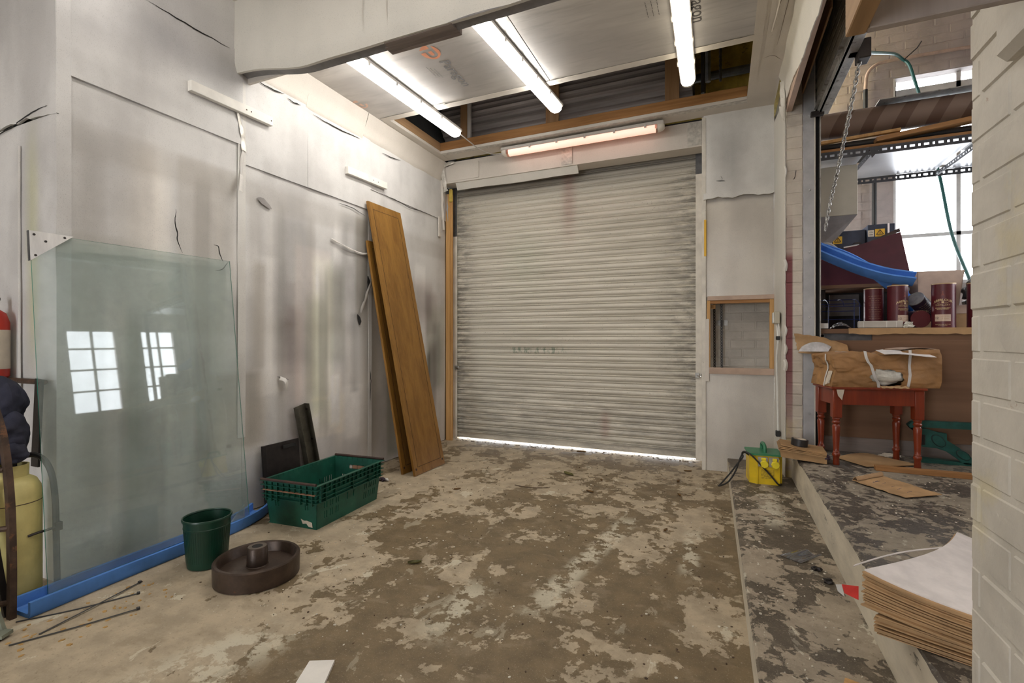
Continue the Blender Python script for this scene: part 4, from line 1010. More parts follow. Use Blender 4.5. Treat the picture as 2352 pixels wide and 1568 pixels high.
# ---------------------------------------------------------------- green crate
cr = thing('plastic_crate', 'green plastic stacking crate with dark bars, empty, beside the wall', 'crate', (-2.655, 2.718, 0), math.radians(3.8))
def panel(mb, P0, du, dv, dn, W, H, holes, th):
    """flat panel with rectangular holes, made of cells"""
    us = sorted({0, W} | {h[0] for h in holes} | {h[1] for h in holes}); vs_ = sorted({0, H} | {h[2] for h in holes} | {h[3] for h in holes})
    for a, b in zip(us, us[1:]):
        for c, d in zip(vs_, vs_[1:]):
            m1, m2 = (a + b) / 2, (c + d) / 2
            if any(h[0] < m1 < h[1] and h[2] < m2 < h[3] for h in holes): continue
            mb.prism([P0(a, c), P0(b, c), P0(b, d), P0(a, d)], dn * th)
hb = [(0.198, 0.328), (0.224, 0.358)]                # half sizes at bottom, top
ZT = 0.300
def half(z): k = z / ZT; return (hb[0][0] + (hb[1][0] - hb[0][0]) * k, hb[0][1] + (hb[1][1] - hb[0][1]) * k)
def side_pt(side):
    def f(u, v):
        hx, hy = half(v)
        if side == 'e': return Vector((hx, -hy + 2 * hy * u, v))
        if side == 'w': return Vector((-hx, -hy + 2 * hy * u, v))
        if side == 's': return Vector((-hx + 2 * hx * u, -hy, v))
        return Vector((-hx + 2 * hx * u, hy, v))
    return f
NRM = {'e': Vector((-1, 0, 0)), 'w': Vector((1, 0, 0)), 's': Vector((0, 1, 0)), 'n': Vector((0, -1, 0))}
for sd in 'ewsn':
    ho = []
    if sd in 'ew':
        for c in (0.10, 0.185, 0.27, 0.73, 0.81, 0.89):
            for dx in (0, 0.032):
                ho += [(c + dx, c + dx + 0.012, 0.055, 0.105), (c + dx, c + dx + 0.012, 0.125, 0.165)]
        ho += [(0.44, 0.455, 0.115, 0.165), (0.54, 0.555, 0.115, 0.165)]
    else:
        for c in (0.17, 0.77): ho += [(c, c + 0.025, 0.125, 0.165), (c + 0.05, c + 0.075, 0.125, 0.165)]
        ho += [(0.33, 0.67, 0.205, 0.245)]
    mb = MB(); panel(mb, side_pt(sd), None, None, NRM[sd], 1.0, ZT, ho, 0.005); mb.build('side_panel', M['crate'], cr)
MB().box(-0.195, 0.195, -0.325, 0.325, 0.004, 0.012).build('base_panel', M['crate'], cr)
for (x, y) in ((-1, -1), (-1, 1), (1, -1), (1, 1)):
    MB().box(x * 0.19 - 0.02, x * 0.19 + 0.02 - (0.012 if x > 0 else -0.0), y * 0.28 - 0.05, y * 0.28 + 0.05, 0.0, 0.005).build('foot', M['crate'], cr)
def ring(z0, z1, out, m, name, sides='ewsn'):
    for sd in sides:
        hx, hy = half((z0 + z1) / 2); mb = MB()
        if sd in 'ew':
            s_ = 1 if sd == 'e' else -1; mb.box(s_ * hx, s_ * (hx + out), -hy - out, hy + out, z0, z1)
        else:
            s_ = 1 if sd == 'n' else -1; mb.box(-hx, hx, s_ * hy, s_ * (hy + out), z0, z1)
        mb.build(name, m, cr)
ring(0.180, 0.1835, 0.016, M['crate'], 'ledge'); ring(0.205, 0.2085, 0.018, M['crate'], 'ledge'); ring(0.268, 0.2715, 0.018, M['crate'], 'ledge'); ring(0.296, 0.300, 0.018, M['crate'], 'ledge')
ring(0.2345, 0.2395, 0.020, M['muddy'], 'ledge', 's'); ring(0.236, 0.2395, 0.018, M['crate'], 'ledge', 'ewn')
for sd in 'ew':
    for k in range(15):
        u = (k + 0.5) / 15
        hx, hy = half(0.24); s_ = 1 if sd == 'e' else -1; y = -hy + 2 * hy * u
        z0, z1 = (0.18, 0.30) if k in (0, 1, 3, 7, 11, 13, 14) else (0.236, 0.30)
        MB().box(s_ * (hx - 0.002), s_ * (hx + 0.017), y - 0.0016, y + 0.0016, z0, z1).build('rib', M['crate'], cr)
for sd in 'sn':
    for k in range(9):
        u = (k + 0.5) / 9; hx, hy = half(0.24); s_ = 1 if sd == 'n' else -1; x = -hx + 2 * hx * u
        MB().box(x - 0.0016, x + 0.0016, s_ * (hy - 0.002), s_ * (hy + 0.017), 0.165 if k in (0, 1, 2, 6, 7, 8) else 0.2, 0.30).build('rib', M['crate'], cr)
for s_ in (-1, 1):
    MB().tube([(-0.232, s_ * 0.372, 0.308), (0.232, s_ * 0.372, 0.308)], 0.0095, 8).build('bale_bar', M['brownrub'], cr, smooth=True)
MB().box(-0.05, 0.06, 0.350, 0.356, 0.212, 0.240, 0.003).build('handle_grip', M['muddy'], cr)
MB().prism([(0.075, -0.336, 0.062), (0.10, -0.335, 0.052), (0.125, -0.335, 0.055), (0.165, -0.334, 0.045), (0.168, -0.332, 0.012), (0.135, -0.332, 0.016), (0.118, -0.334, 0.035), (0.09, -0.335, 0.03)], (0, -0.0012, 0)).build('label_scrap', M['label'], cr)

# ---------------------------------------------------------------- metal pieces behind the crate
mp = thing('metal_tray', 'dark flat metal tray leaning on the wall behind the green crate', 'tray', (-3.08, 2.71, 0))
T = RY(-5)
MB().cbox((-0.015, 0, 0.232), (0.012, 0.34, 0.46), 0.002, T).build('back_plate', M['blacksteel'], mp)
MB().cbox((0.012, 0, 0.205), (0.05, 0.28, 0.006), 0.001, T).build('lip', M['olivesteel'], mp)
MB().cbox((0.008, -0.165, 0.232), (0.035, 0.006, 0.46), 0.001, T).build('side_fold', M['blacksteel'], mp)
MB().cbox((-0.008, 0.06, 0.425), (0.006, 0.12, 0.025), 0.001, T).build('slot', M['gap'], mp)
ms = thing('steel_channel', 'short weathered steel channel standing tilted behind the green crate', 'steel channel', (-3.10, 3.055, 0))
T = RX(13)
MB().cbox(T @ Vector((-0.012, 0, 0.37)), (0.006, 0.115, 0.74), 0.001, T).build('web', M['olivesteel'], ms)
for s_ in (-1, 1):
    MB().cbox(T @ Vector((0.012, s_ * 0.055, 0.37)), (0.05, 0.006, 0.74), 0.001, T).build('flange', M['olivesteel'], ms)
for z in (0.70, 0.44):
    MB().lathe([(0.016, 0), (0.016, 0.022), (0.009, 0.024)], 6, T @ Vector((0.0, 0.052, z)), RX(-90)).build('bolt', M['blacksteel'], ms)

# ---------------------------------------------------------------- leaning wardrobe doors
def door_panel(label, b0, b1, top, w, th):
    """b0,b1: floor x at the foot; top: (x, z)"""
    y0, y1 = b1
    t = thing('wardrobe_door', label, 'door', (b0, (y0 + y1) / 2, 0))
    o_ = Vector((b0, (y0 + y1) / 2, 0)); d = Vector((top[0] - b0, 0, top[1])); n = Vector((d.z, 0, -d.x)).normalized(); L = d.length; d.normalize()
    dy = Vector((0.012, 1, 0)).normalized(); hw = (y1 - y0) / 2
    def q(a, b, c=0.0): return d * a + dy * b + n * c
    MB().prism([q(0, -hw), q(0, hw), q(L, hw), q(L, -hw)], n * th).build('panel', M['oak'], t)
    g = MB(); a0, a1, b0_ = 0.07, L - 0.07, hw - 0.055; k = 0.0022
    for (p0, p1, p2, p3) in ((a0, a1, -b0_, -b0_ + 2 * k), (a0, a1, b0_ - 2 * k, b0_), (a0, a0 + 2 * k, -b0_, b0_), (a1 - 2 * k, a1, -b0_, b0_)):
        g.prism([q(p0, p2, th), q(p0, p3, th), q(p1, p3, th), q(p1, p2, th)], n * 0.0007)
    g.build('inlay_line', M['oakline'], t)
    for s_ in (-1, 1):
        MB().lathe([(0.011, 0), (0.009, 0.003)], 12, q(0.055, s_ * (hw - 0.03), th), RY(90 - math.degrees(math.atan2(n.z, n.x)))).build('hinge_plug', M['brownrub'], t)
door_panel('tall brown oak-veneer wardrobe door leaning on the wall, in front of its twin', -2.572, (3.692, 4.195), (-3.115, 2.575), 0.5, 0.022)
door_panel('tall brown oak-veneer wardrobe door leaning on the wall, half hidden by its twin', -2.712, (3.70, 4.20), (-3.128, 2.20), 0.5, 0.022)

# ---------------------------------------------------------------- alcove on the left: cylinder, trolley, jacket, frames
gc = thing('gas_cylinder', 'pale yellow gas cylinder with scratched paint in the corner by the glass sheet', 'gas cylinder', (-3.10, 1.165, 0))
MB().lathe([(0.095, 0.0), (0.104, 0.004), (0.108, 0.02), (0.108, 0.505), (0.104, 0.545), (0.088, 0.58), (0.060, 0.600), (0.05, 0.602)], 40).build('body', M['yellowgas'], gc, smooth=True)
MB().lathe([(0.1085, 0.478), (0.1095, 0.480), (0.1085, 0.482)], 40, cap0=False, cap1=False).build('weld_seam', M['rust'], gc)
MB().lathe([(0.060, 0.590), (0.062, 0.655), (0.056, 0.655), (0.055, 0.595)], 32, cap0=False, cap1=False).build('collar', M['yellowgas'], gc, smooth=True)
MB().lathe([(0.02, 0.6), (0.02, 0.66), (0.012, 0.68)], 12).build('valve', M['blacksteel'], gc)
tr = thing('cylinder_trolley', 'black steel hoop of a cylinder trolley seen through the glass edge', 'trolley', (-3.03, 1.30, 0))
MB((-3.03, 1.30, 0)).tube(spline([(-3.20, 1.20, 0.66), (-3.12, 1.26, 0.68), (-3.05, 1.285, 0.62), (-3.02, 1.295, 0.48), (-3.012, 1.298, 0.2), (-3.01, 1.30, 0.02)], 6), 0.013, 8).build('hoop', M['black'], tr, smooth=True)
MB((-3.03, 1.30, 0)).tube(spline([(-2.993, 1.183, 0.325), (-2.989, 1.215, 0.33), (-2.992, 1.25, 0.33), (-2.998, 1.285, 0.33)], 4), 0.006, 6).box(-3.02, -2.995, 1.285, 1.315, 0.31, 0.35).build('strap_lug', M['blacksteel'], tr)
MB((-3.03, 1.30, 0)).box(-3.03, -2.99, 1.28, 1.32, 0.0, 0.05, 0.004).build('foot', M['blacksteel'], tr)
def blob(ctr, rad, seed, amp, nu=36, nv=22, fold=3.0):
    def f(u, v):
        a = 2 * math.pi * u; b = math.pi * (v - 0.5)
        d = Vector((math.cos(a) * math.cos(b), math.sin(a) * math.cos(b), math.sin(b)))
        k = 1 + amp * mnoise.noise(d * 1.6 + Vector((seed, 0, 0))) + amp * 0.8 * abs(mnoise.noise(Vector((d.x * fold, d.y * fold, d.z * fold * 2.0)) + Vector((0, seed, 0))))
        return (ctr[0] + d.x * rad[0] * k, ctr[1] + d.y * rad[1] * k, ctr[2] + d.z * rad[2] * k)
    return f
jk = thing('work_jacket', 'crumpled navy blue jacket piled on top of the yellow cylinder', 'jacket', (-3.13, 1.165, 0.66))
MB((-3.13, 1.165, 0.66)).grid(blob((-3.15, 1.15, 0.79), (0.125, 0.085, 0.115), 3, 0.22, fold=1.5), 56, 36).build('folded_body', M['navy'], jk, smooth=True)
MB((-3.13, 1.165, 0.66)).grid(blob((-3.20, 1.165, 0.93), (0.105, 0.085, 0.125), 7, 0.24, fold=1.6), 56, 36).build('folded_sleeve', M['navy'], jk, smooth=True)
MB((-3.13, 1.165, 0.66)).grid(blob((-3.09, 1.15, 0.72), (0.095, 0.062, 0.06), 9, 0.2, fold=1.6), 48, 30).build('folded_hem', M['navy'], jk, smooth=True)
for ch in jk.children:
    if 'sharp_edge' in ch.data.attributes: ch.data.attributes.remove(ch.data.attributes['sharp_edge'])
fb = thing('flat_bar', 'black flat steel bar with a hole rising behind the navy jacket', 'steel bar', (-3.215, 1.29, 0.60))
MB((-3.215, 1.29, 0.6)).prism([(-3.262, 1.30, 0.60), (-3.195, 1.30, 0.60), (-3.178, 1.31, 1.045), (-3.245, 1.31, 1.05)], (0, 0.01, 0)).build('bar', M['blacksteel'], fb)
MB((-3.215, 1.29, 0.6)).lathe([(0.008, 0), (0.008, 0.002)], 10, (-3.200, 1.308, 1.025), RX(90)).build('hole', M['gap'], fb)
solo('rusty_rod', MB().tube([(-0.5, 0, 0), (0.13, 0, 0)], 0.014, 8), M['rust'], 'rusty horizontal rod behind the navy jacket', 'rod', (-3.34, 1.335, 1.030), smooth=True)
rf = thing('rusty_ladder', 'dark brown rusty steel ladder with curved rail and rungs before the yellow cylinder', 'steel frame', (-3.10, 1.02, 0))
O_ = (-3.10, 1.02, 0)
def rail(pts, w, d_, m, name):
    P = spline(pts, 6); mb = MB(O_); vs = []
    for i, p in enumerate(P): vs += [p + Vector((a * w, b * d_, 0)) for a, b in ((-1, -1), (1, -1), (1, 1), (-1, 1))]
    fs = [(0, 1, 2, 3), [4 * (len(P) - 1) + j for j in range(4)]]
    for i in range(len(P) - 1):
        for j in range(4): fs.append((4 * i + j, 4 * i + (j + 1) % 4, 4 * i + 4 + (j + 1) % 4, 4 * i + 4 + j))
    mb.add(vs, fs); return mb.build(name, m, rf)
rail([(-2.920, 1.098, 0.0), (-2.922, 1.100, 0.25), (-2.955, 1.105, 0.55), (-3.0, 1.10, 0.80), (-3.05, 1.08, 0.98)], 0.016, 0.012, M['rust'], 'curved_rail')
rail([(-2.965, 1.10, 0.0), (-2.985, 1.07, 0.3), (-3.03, 1.05, 0.6), (-3.1, 1.02, 0.9)], 0.012, 0.012, M['blacksteel'], 'inner_rail')
rail([(-2.98, 1.07, 0.03), (-3.02, 1.04, 0.25), (-3.08, 1.02, 0.45)], 0.008, 0.008, M['rust'], 'brace')
for z, x in ((0.07, -2.925), (0.40, -2.945), (0.66, -2.985)):
    MB(O_).tube([(x, 1.10, z), (x - 0.20, 0.98, z - 0.02)], 0.013, 8).build('rung', M['rust'], rf, smooth=True)
ga = thing('steel_angle', 'grey green painted steel angle foot standing before the rusty ladder', 'steel angle', (-2.82, 1.00, 0))
MB((-2.86, 0.96, 0)).prism([(-2.815, 0.995, 0.0), (-2.99, 0.93, 0.0), (-2.99, 0.93, 0.34), (-2.895, 0.965, 0.22), (-2.84, 0.988, 0.06)], (0.006, -0.014, 0)).build('web', M['greenangle'], ga)
MB((-2.86, 0.96, 0)).prism([(-2.79, 1.00, 0.012), (-2.98, 0.925, 0.012), (-2.95, 0.88, 0.012), (-2.765, 0.955, 0.012)], (0, 0, 0.014)).build('foot_plate', M['greenangle'], ga)
MB((-2.86, 0.96, 0)).prism([(-2.80, 0.985, 0.0), (-2.97, 0.92, 0.0), (-2.95, 0.89, 0.0), (-2.78, 0.955, 0.0)], (0, 0, 0.012)).build('rubber_pad', M['black'], ga)
ex = thing('fire_extinguisher', 'red fire extinguisher with pale label on the return wall', 'fire extinguisher', (-3.60, 1.275, 1.043))
MB().lathe([(0.06, 0.0), (0.07, 0.01), (0.07, 0.30), (0.055, 0.35), (0.03, 0.37)], 28).build('body', M['red'], ex, smooth=True)
MB().lathe([(0.0712, 0.05), (0.0712, 0.26)], 28, cap0=False, cap1=False).build('label_wrap', M['label'], ex, smooth=True)
MB().lathe([(0.02, 0.37), (0.02, 0.42)], 12).box(-0.012, 0.012, -0.08, 0.03, 0.42, 0.435).build('valve_head', M['blacksteel'], ex)

# ---------------------------------------------------------------- things on the floor
def cable_tie(label, a, b, mid, group):
    a, b = Vector(a), Vector(b); t = thing('cable_tie', label, 'cable tie', tuple(a), 0, group)
    P = spline([a, a.lerp(b, 0.5) + Vector(mid), b], 8)
    MB(a).tube(P, 0.0042, 6, flat=0.5).build('strap', M['black'], t, smooth=True)
    d = (a - b).normalized()
    MB(a).cbox(a + d * 0.008 + Vector((0, 0, 0.002)), (0.014, 0.014, 0.011), 0.002, Matrix.Rotation(math.atan2(d.y, d.x), 4, 'Z')).build('lock_head', M['black'], t)
for lab, q in (('black cable tie crossing another, its head touching the blue foam side', ((-2.735, 1.51, 0.006), (-2.649, 1.083, 0.004), (0.01, 0, 0.004))),
               ('black cable tie lying under the crossing tie before the foam channel', ((-2.632, 1.444, 0.004), (-2.86, 1.09, 0.003), (0.012, -0.01, 0.0))),
               ('black cable tie lying apart from the two crossed ties', ((-2.478, 1.358, 0.006), (-2.665, 0.994, 0.004), (0.006, -0.004, 0)))):
    cable_tie(lab, *q, 'cable ties on the floor')
solo('wood_offcut', MB().prism([(0, 0, 0), (0.085, 0.042, 0), (0.17, -0.12, 0), (0.07, -0.16, 0)], (0, 0, 0.012)), M['batten'], 'cream painted flat wood offcut lying on the concrete floor', 'wood offcut', (-1.455, 1.40, 0.001), math.radians(0))
def leaf(name, label, x, y, s_, rz, m, curl, z=0.0, group=None):
    def f(u, v):
        w = math.sin(math.pi * min(1, max(0, u * 0.98 + 0.01))) ** 0.8 * 0.42
        a = (v - 0.5) * 2
        return ((u - 0.5) * s_, a * w * s_ * 0.5, 0.002 + curl * s_ * (a * a * 0.6 + 0.5 * (u - 0.5) ** 2) + 0.02 * s_ * mnoise.noise(Vector((u * 5, v * 5, x))))
    t = thing(name, label, 'leaf', (x, y, z), rz, group)
    MB().grid(f, 12, 8, (0, 0, 0.0008)).build('blade', m, t, smooth=True)
    MB().tube([(-0.5 * s_, 0, 0.004 + curl * s_ * 0.13), (-0.62 * s_, 0.01 * s_, 0.004)], 0.0012, 5).build('stalk', M['leaf'], t)
leaf('leaf', 'large green and brown fallen leaf lying before the roller shutter', -1.297, 4.33, 0.145, 2.5, M['leafgreen'], 0.08)
leaf('leaf', 'curled olive leaf alone on the dark middle of the floor', -1.569, 2.26, 0.075, 0.6, M['leafgreen'], 0.25)
for x, y, s_, r in ((-0.284, 4.861, 0.07, 0.3), (-0.341, 4.485, 0.06, 1.3), (-0.984, 3.89, 0.07, 2.8), (-0.304, 4.086, 0.06, 2.0), (-2.018, 3.518, 0.06, 0.8), (-1.417, 5.22, 0.10, 0.1), (-0.97, 4.25, 0.05, 1.9), (-2.9, 4.2, 0.07, 0.4), (-0.33, 3.30, 0.05, 1.2)):
    leaf('dry_leaf', 'small curled dry brown leaf on the concrete floor', x, y, s_, r, M['leaf'], 0.22, group='dry leaves on the floor')
solo('twig', MB().tube(spline([(-1.62, 3.81, 0.006), (-1.5, 3.80, 0.004), (-1.40, 3.82, 0.005), (-1.33, 3.86, 0.004)], 5), [0.003 + 0.0006 * (k % 3) for k in range(16)], 6), M['chipdark'], 'thin dark twig lying on the floor before the shutter', 'twig')
wr_ = thing('sweet_wrapper', 'small dark and yellow wrapper crumpled on the floor behind the crate', 'wrapper', (-2.75, 3.47, 0))
MB().grid(blob((0, 0, 0.016), (0.035, 0.022, 0.014), 2, 0.6, fold=5), 16, 10).build('paper', M['tindark'], wr_); MB().grid(blob((-0.04, -0.015, 0.01), (0.014, 0.01, 0.009), 4, 0.5), 10, 8).build('tip', M['yellowcap'], wr_)
MB().grid(blob((0.035, 0.01, 0.014), (0.022, 0.014, 0.012), 6, 0.6), 12, 8).build('foil', M['white'], wr_)
rs = random.Random(5)
def scatter(name, m, n, s0, s1, area, z, label, cat):
    mb = MB()
    for k in range(n):
        x, y = area(rs); s_ = rs.uniform(s0, s1); a = rs.uniform(0, 6.28); q = s_ * rs.uniform(0.4, 1)
        c, s2 = math.cos(a), math.sin(a)
        pts = [(x + c * i * s_ - s2 * j * q, y + s2 * i * s_ + c * j * q) for i, j in ((-1, -0.6), (0.2, -1), (1, 0.1), (0.3, 1), (-0.8, 0.6))]
        mb.prism([(px, py, z) for px, py in pts], (0, 0, rs.uniform(0.001, 0.004)))
    o = mb.build(name, m); tag(o, label, cat, kind='stuff'); return o
def fl(r):
    while True:
        x, y = r.uniform(-2.8, 0.05), r.uniform(0.9, 5.2)
        if math.hypot(x + 2.258, y - 1.818) > 0.23 and math.hypot(x + 2.63, y - 1.8) > 0.12 and not (x < -2.38 and 2.3 < y < 3.12) and not (x < -2.5 and y > 3.6) and not (x < -1.25 and y < 1.5):
            return x, y
scatter('paint_chips', M['chip'], 420, 0.002, 0.0065, fl, 0.0, 'tiny pale paint chips scattered over the concrete floor', 'paint chips')
scatter('grit', M['chipdark'], 420, 0.002, 0.007, fl, 0.0, 'small dark grit and leaf crumbs scattered over the floor', 'grit')
scatter('wood_shavings', MAT('shavings', (0.45, 0.27, 0.09), 0.8), 46, 0.004, 0.012, lambda r: (-2.80 + r.random() * 0.36, 0.97 + r.random() * 0.58), 0.0, 'pale wood shavings on the floor by the cable ties', 'shavings')
scatter('doorway_litter', M['chipdark'], 160, 0.004, 0.014, lambda r: (r.uniform(-3.05, -0.2), 5.25 + r.random() ** 2 * 0.13), 0.0, 'line of dark leaf litter along the foot of the shutter', 'litter')
scatter('step_chips', M['chip'], 110, 0.002, 0.006, lambda r: (r.uniform(0.1, 0.52), r.uniform(1.3, 4.0)), 0.13, 'pale paint flakes scattered on the lower step', 'paint flakes')
scatter('platform_chips', M['chip'], 90, 0.002, 0.006, lambda r: (r.uniform(0.6, 1.6), r.uniform(2.55, 3.97)), 0.35, 'pale paint flakes scattered on the upper platform', 'paint flakes')

# ---------------------------------------------------------------- hatch chain, switch box and cable
def chain_mesh(path, link=0.034, r=0.0042, w=0.010):
    """oval links along a path"""
    P = [Vector(p) for p in path]; L = [0]
    for a, b in zip(P, P[1:]): L.append(L[-1] + (b - a).length)
    def at(s_):
        for i in range(len(P) - 1):
            if s_ <= L[i + 1] or i == len(P) - 2:
                t = (s_ - L[i]) / max(1e-6, L[i + 1] - L[i]); return P[i].lerp(P[i + 1], t), (P[i + 1] - P[i]).normalized()
    mb = MB(); s_ = link * 0.3; k = 0
    while s_ < L[-1]:
        c, t = at(s_); a = t.orthogonal().normalized(); b = t.cross(a); sd = a if k % 2 else b
        loop = []
        for j in range(10):
            q = 2 * math.pi * j / 10
            loop.append(c + sd * (w * math.cos(q)) + t * (link * 0.62 * math.sin(q)))
        mb.tube(loop, r, 5, closed=True); s_ += link * 0.82; k += 1
    return mb
hc = thing('hoist_chain', 'dark hand chain hanging in two runs inside the wall hatch', 'chain', (-0.02, 5.25, 0.9))
chain_mesh([(-0.058, 5.25, 1.66), (-0.054, 5.25, 0.75)]).build('chain_run', M['blacksteel'], hc, loc=(0.02, -5.25, -0.9))
chain_mesh([(0.008, 5.27, 1.66), (0.012, 5.27, 0.75)]).build('chain_run', M['galvdark'], hc, loc=(0.02, -5.25, -0.9))
ck = thing('chain_keeper', 'small galvanised bracket with two bolts on the bricks inside the hatch', 'bracket', (0.01, 5.335, 1.42))
MB().cbox((0, -0.002, 0), (0.115, 0.006, 0.055), 0.001).build('plate', M['galv'], ck)
MB().cbox((0, -0.02, 0), (0.02, 0.04, 0.05), 0.002).build('keeper_lug', M['galvdark'], ck)
for x in (-0.04, 0.04): MB().lathe([(0.008, 0), (0.008, 0.006)], 8, (x, -0.005, 0), RX(90)).build('bolt', M['galv'], ck)
solo('timber_block', MB().box(0, 0.04, 0, 0.05, 0, 0.04, 0.002), M['timber_z'], 'small orange timber block at the top of the wall hatch', 'timber block', (-0.085, 5.10, 1.552))
sb = thing('switch_box', 'cream surface mounted socket box on the return of the boxing', 'socket box', (0.455, 4.69, 1.385))
MB().box(-0.035, 0.006, -0.06, 0.065, 0, 0.105, 0.006).build('box', M['cream'], sb)
MB().box(-0.045, -0.035, -0.055, 0.06, 0.006, 0.098, 0.004).build('cover', M['white'], sb)
wc = thing('white_cable', 'white cable with black plug ends running down from the socket box', 'cable', (0.45, 4.66, 0.40))
MB((0.45, 4.66, 0.40)).tube(spline([(0.448, 4.70, 1.385), (0.446, 4.66, 1.30), (0.448, 4.64, 1.24), (0.440, 4.68, 1.10), (0.444, 4.69, 0.9), (0.448, 4.68, 0.65), (0.449, 4.66, 0.47)], 6), 0.0085, 8).build('flex', M['white'], wc, smooth=True)
MB((0.45, 4.66, 0.40)).tube(spline([(0.45, 4.64, 1.385), (0.455, 4.62, 1.30), (0.45, 4.64, 1.25)], 5), 0.006, 6).build('flex', M['white'], wc, smooth=True)
MB((0.45, 4.66, 0.40)).cbox((0.446, 4.64, 1.265), (0.03, 0.06, 0.032), 0.004).build('clip', M['black'], wc)
MB((0.45, 4.66, 0.40)).cbox((0.447, 4.66, 0.455), (0.035, 0.055, 0.05), 0.006).build('plug', M['black'], wc)
nl = thing('wall_nail', 'bent nail sticking from the painted brick pier with a rust streak', 'nail', (0.545, 4.495, 2.55))
MB().tube([(0, 0, 0), (0.006, -0.02, 0.012), (0.012, -0.03, 0.06)], 0.003, 6).build('shank', M['blacksteel'], nl)

# ---------------------------------------------------------------- steel post and raised second shutter
sp = thing('steel_post', 'grey painted steel post with bolts beside the painted brick pier', 'post', (0.67, 4.53, 0.35))
O1 = (0.67, 4.53, 0.35)
MB(O1).box(0.612, 0.688, 4.498, 4.512, 0.35, 3.59, 0.002).box(0.612, 0.62, 4.512, 4.58, 0.35, 3.59).build('face_plate', M['steelpaint'], sp)
MB(O1).box(0.688, 0.694, 4.488, 4.56, 0.35, 3.59).build('guide_flange', M['paintwhite'], sp)
MB(O1).box(0.694, 0.724, 4.535, 4.56, 0.35, 3.59).build('guide_slot', M['gap'], sp)
MB(O1).box(0.724, 0.731, 4.488, 4.56, 0.35, 3.59).build('guide_flange', M['galv'], sp)
for z in (0.66, 1.43, 1.95, 2.45, 3.05, 3.35): MB(O1).lathe([(0.009, 0), (0.009, 0.003), (0.005, 0.005)], 10, (0.655, 4.498, z), RX(90)).build('bolt', M['steelpaint'], sp)
solo('timber_pad', MB().box(0, 0.09, 0, 0.05, 0, 0.8, 0.003), M['ply'], 'brown timber board above the grey steel post', 'board', (0.605, 4.50, 3.592))
solo('plywood_fascia', MB().box(0, 0.012, -0.6, 0.5, 0, 0.5, 0.002), M['timber_y'], 'brown plywood fascia between the torn sheet and the raised shutter', 'fascia', (0.60, 3.98, 3.22))
s2 = thing('raised_shutter', 'second grey roller shutter, raised, above the steel post', 'shutter', (0.714, 3.0, 3.03))
mb = MB(); vs = []; prof2 = [(0, 0), (-0.010, 0.003), (-0.012, 0.009), (-0.005, 0.015), (-0.014, 0.03), (-0.018, 0.045), (-0.010, 0.066), (0, 0.0735)]; k = len(prof2)
for y in (-1.55, 1.53): vs += [(x, y, z) for x, z in prof2]
for y in (-1.55, 1.53): vs += [(x + 0.006, y, z) for x, z in prof2]
mb.add(vs, [(i, i + 1, k + i + 1, k + i) for i in range(k - 1)] + [(2 * k + i, 2 * k + i + 1, 3 * k + i + 1, 3 * k + i) for i in range(k - 1)])
sl = mb.build('slat', MAT('dark_shutter_slat', (0.34, 0.32, 0.28), 0.45, 0.3, var=0.2), s2, smooth=True); sl.location = (0, 0, 0.06)
for i in range(1, 21): copy_part(sl, s2, (0, 0, 0.06 + i * 0.0742))
MB().box(-0.008, 0.012, -1.55, 1.485, 0, 0.065, 0.003).box(-0.008, 0.066, -1.55, 1.485, 0, 0.007, 0.001).box(-0.03, -0.008, -1.55, 1.485, 0.05, 0.057).build('bottom_rail', M['galv'], s2)
MB().box(-0.06, 0.03, 1.42, 1.46, -0.02, 0.015, 0.003).build('stop_bracket', M['blacksteel'], s2)
hb_ = thing('chain_bracket', 'black steel bracket under the raised shutter where the hoist chain hangs', 'bracket', (0.80, 3.62, 2.98))
MB().box(-0.02, 0.045, -0.05, 0.05, 0.0, 0.12, 0.004).box(-0.06, 0.0, -0.03, 0.03, 0.05, 0.07).build('housing', M['blacksteel'], hb_)
dc = thing('door_chain', 'long steel hoist chain sloping down from the raised shutter to the post', 'chain', (0.80, 3.62, 2.98))
cp = spline([(0.795, 3.62, 2.99), (0.79, 3.80, 2.80), (0.78, 4.10, 2.52), (0.765, 4.35, 2.28), (0.755, 4.47, 2.10)], 8)
chain_mesh(cp, 0.034, 0.0045, 0.011).build('chain_run', M['galv'], dc, loc=(-0.80, -3.62, -2.98))

# ---------------------------------------------------------------- near shelf and block on the pillar
ns = thing('overhead_frame', 'open timber shelf frame fixed high on the near painted pillar', 'shelf frame', (0.35, 0.9, 1.80))
O2 = (0.35, 0.9, 1.80)
MB(O2).box(0.209, 0.240, 0.45, 1.05, 1.80, 2.05, 0.002).build('side_board', M['timber_y'], ns)
MB(O2).box(0.240, 0.497, 1.032, 1.05, 1.80, 2.05, 0.002).build('front_board', WOOD('grey_weathered_board', (0.36, 0.31, 0.29), (0.48, 0.43, 0.41), 'z', 9, 0.7, 0.2), ns)
MB(O2).box(0.240, 0.497, 0.45, 0.47, 1.80, 2.05, 0.002).build('back_board', M['timber'], ns)
bl = thing('pillar_block', 'rounded cream painted block fixed to the near painted pillar', 'block', (0.478, 1.08, 1.75))
MB().cbox((0, 0, 0.055), (0.038, 0.17, 0.11), 0.014).build('block', M['pillar'], bl)

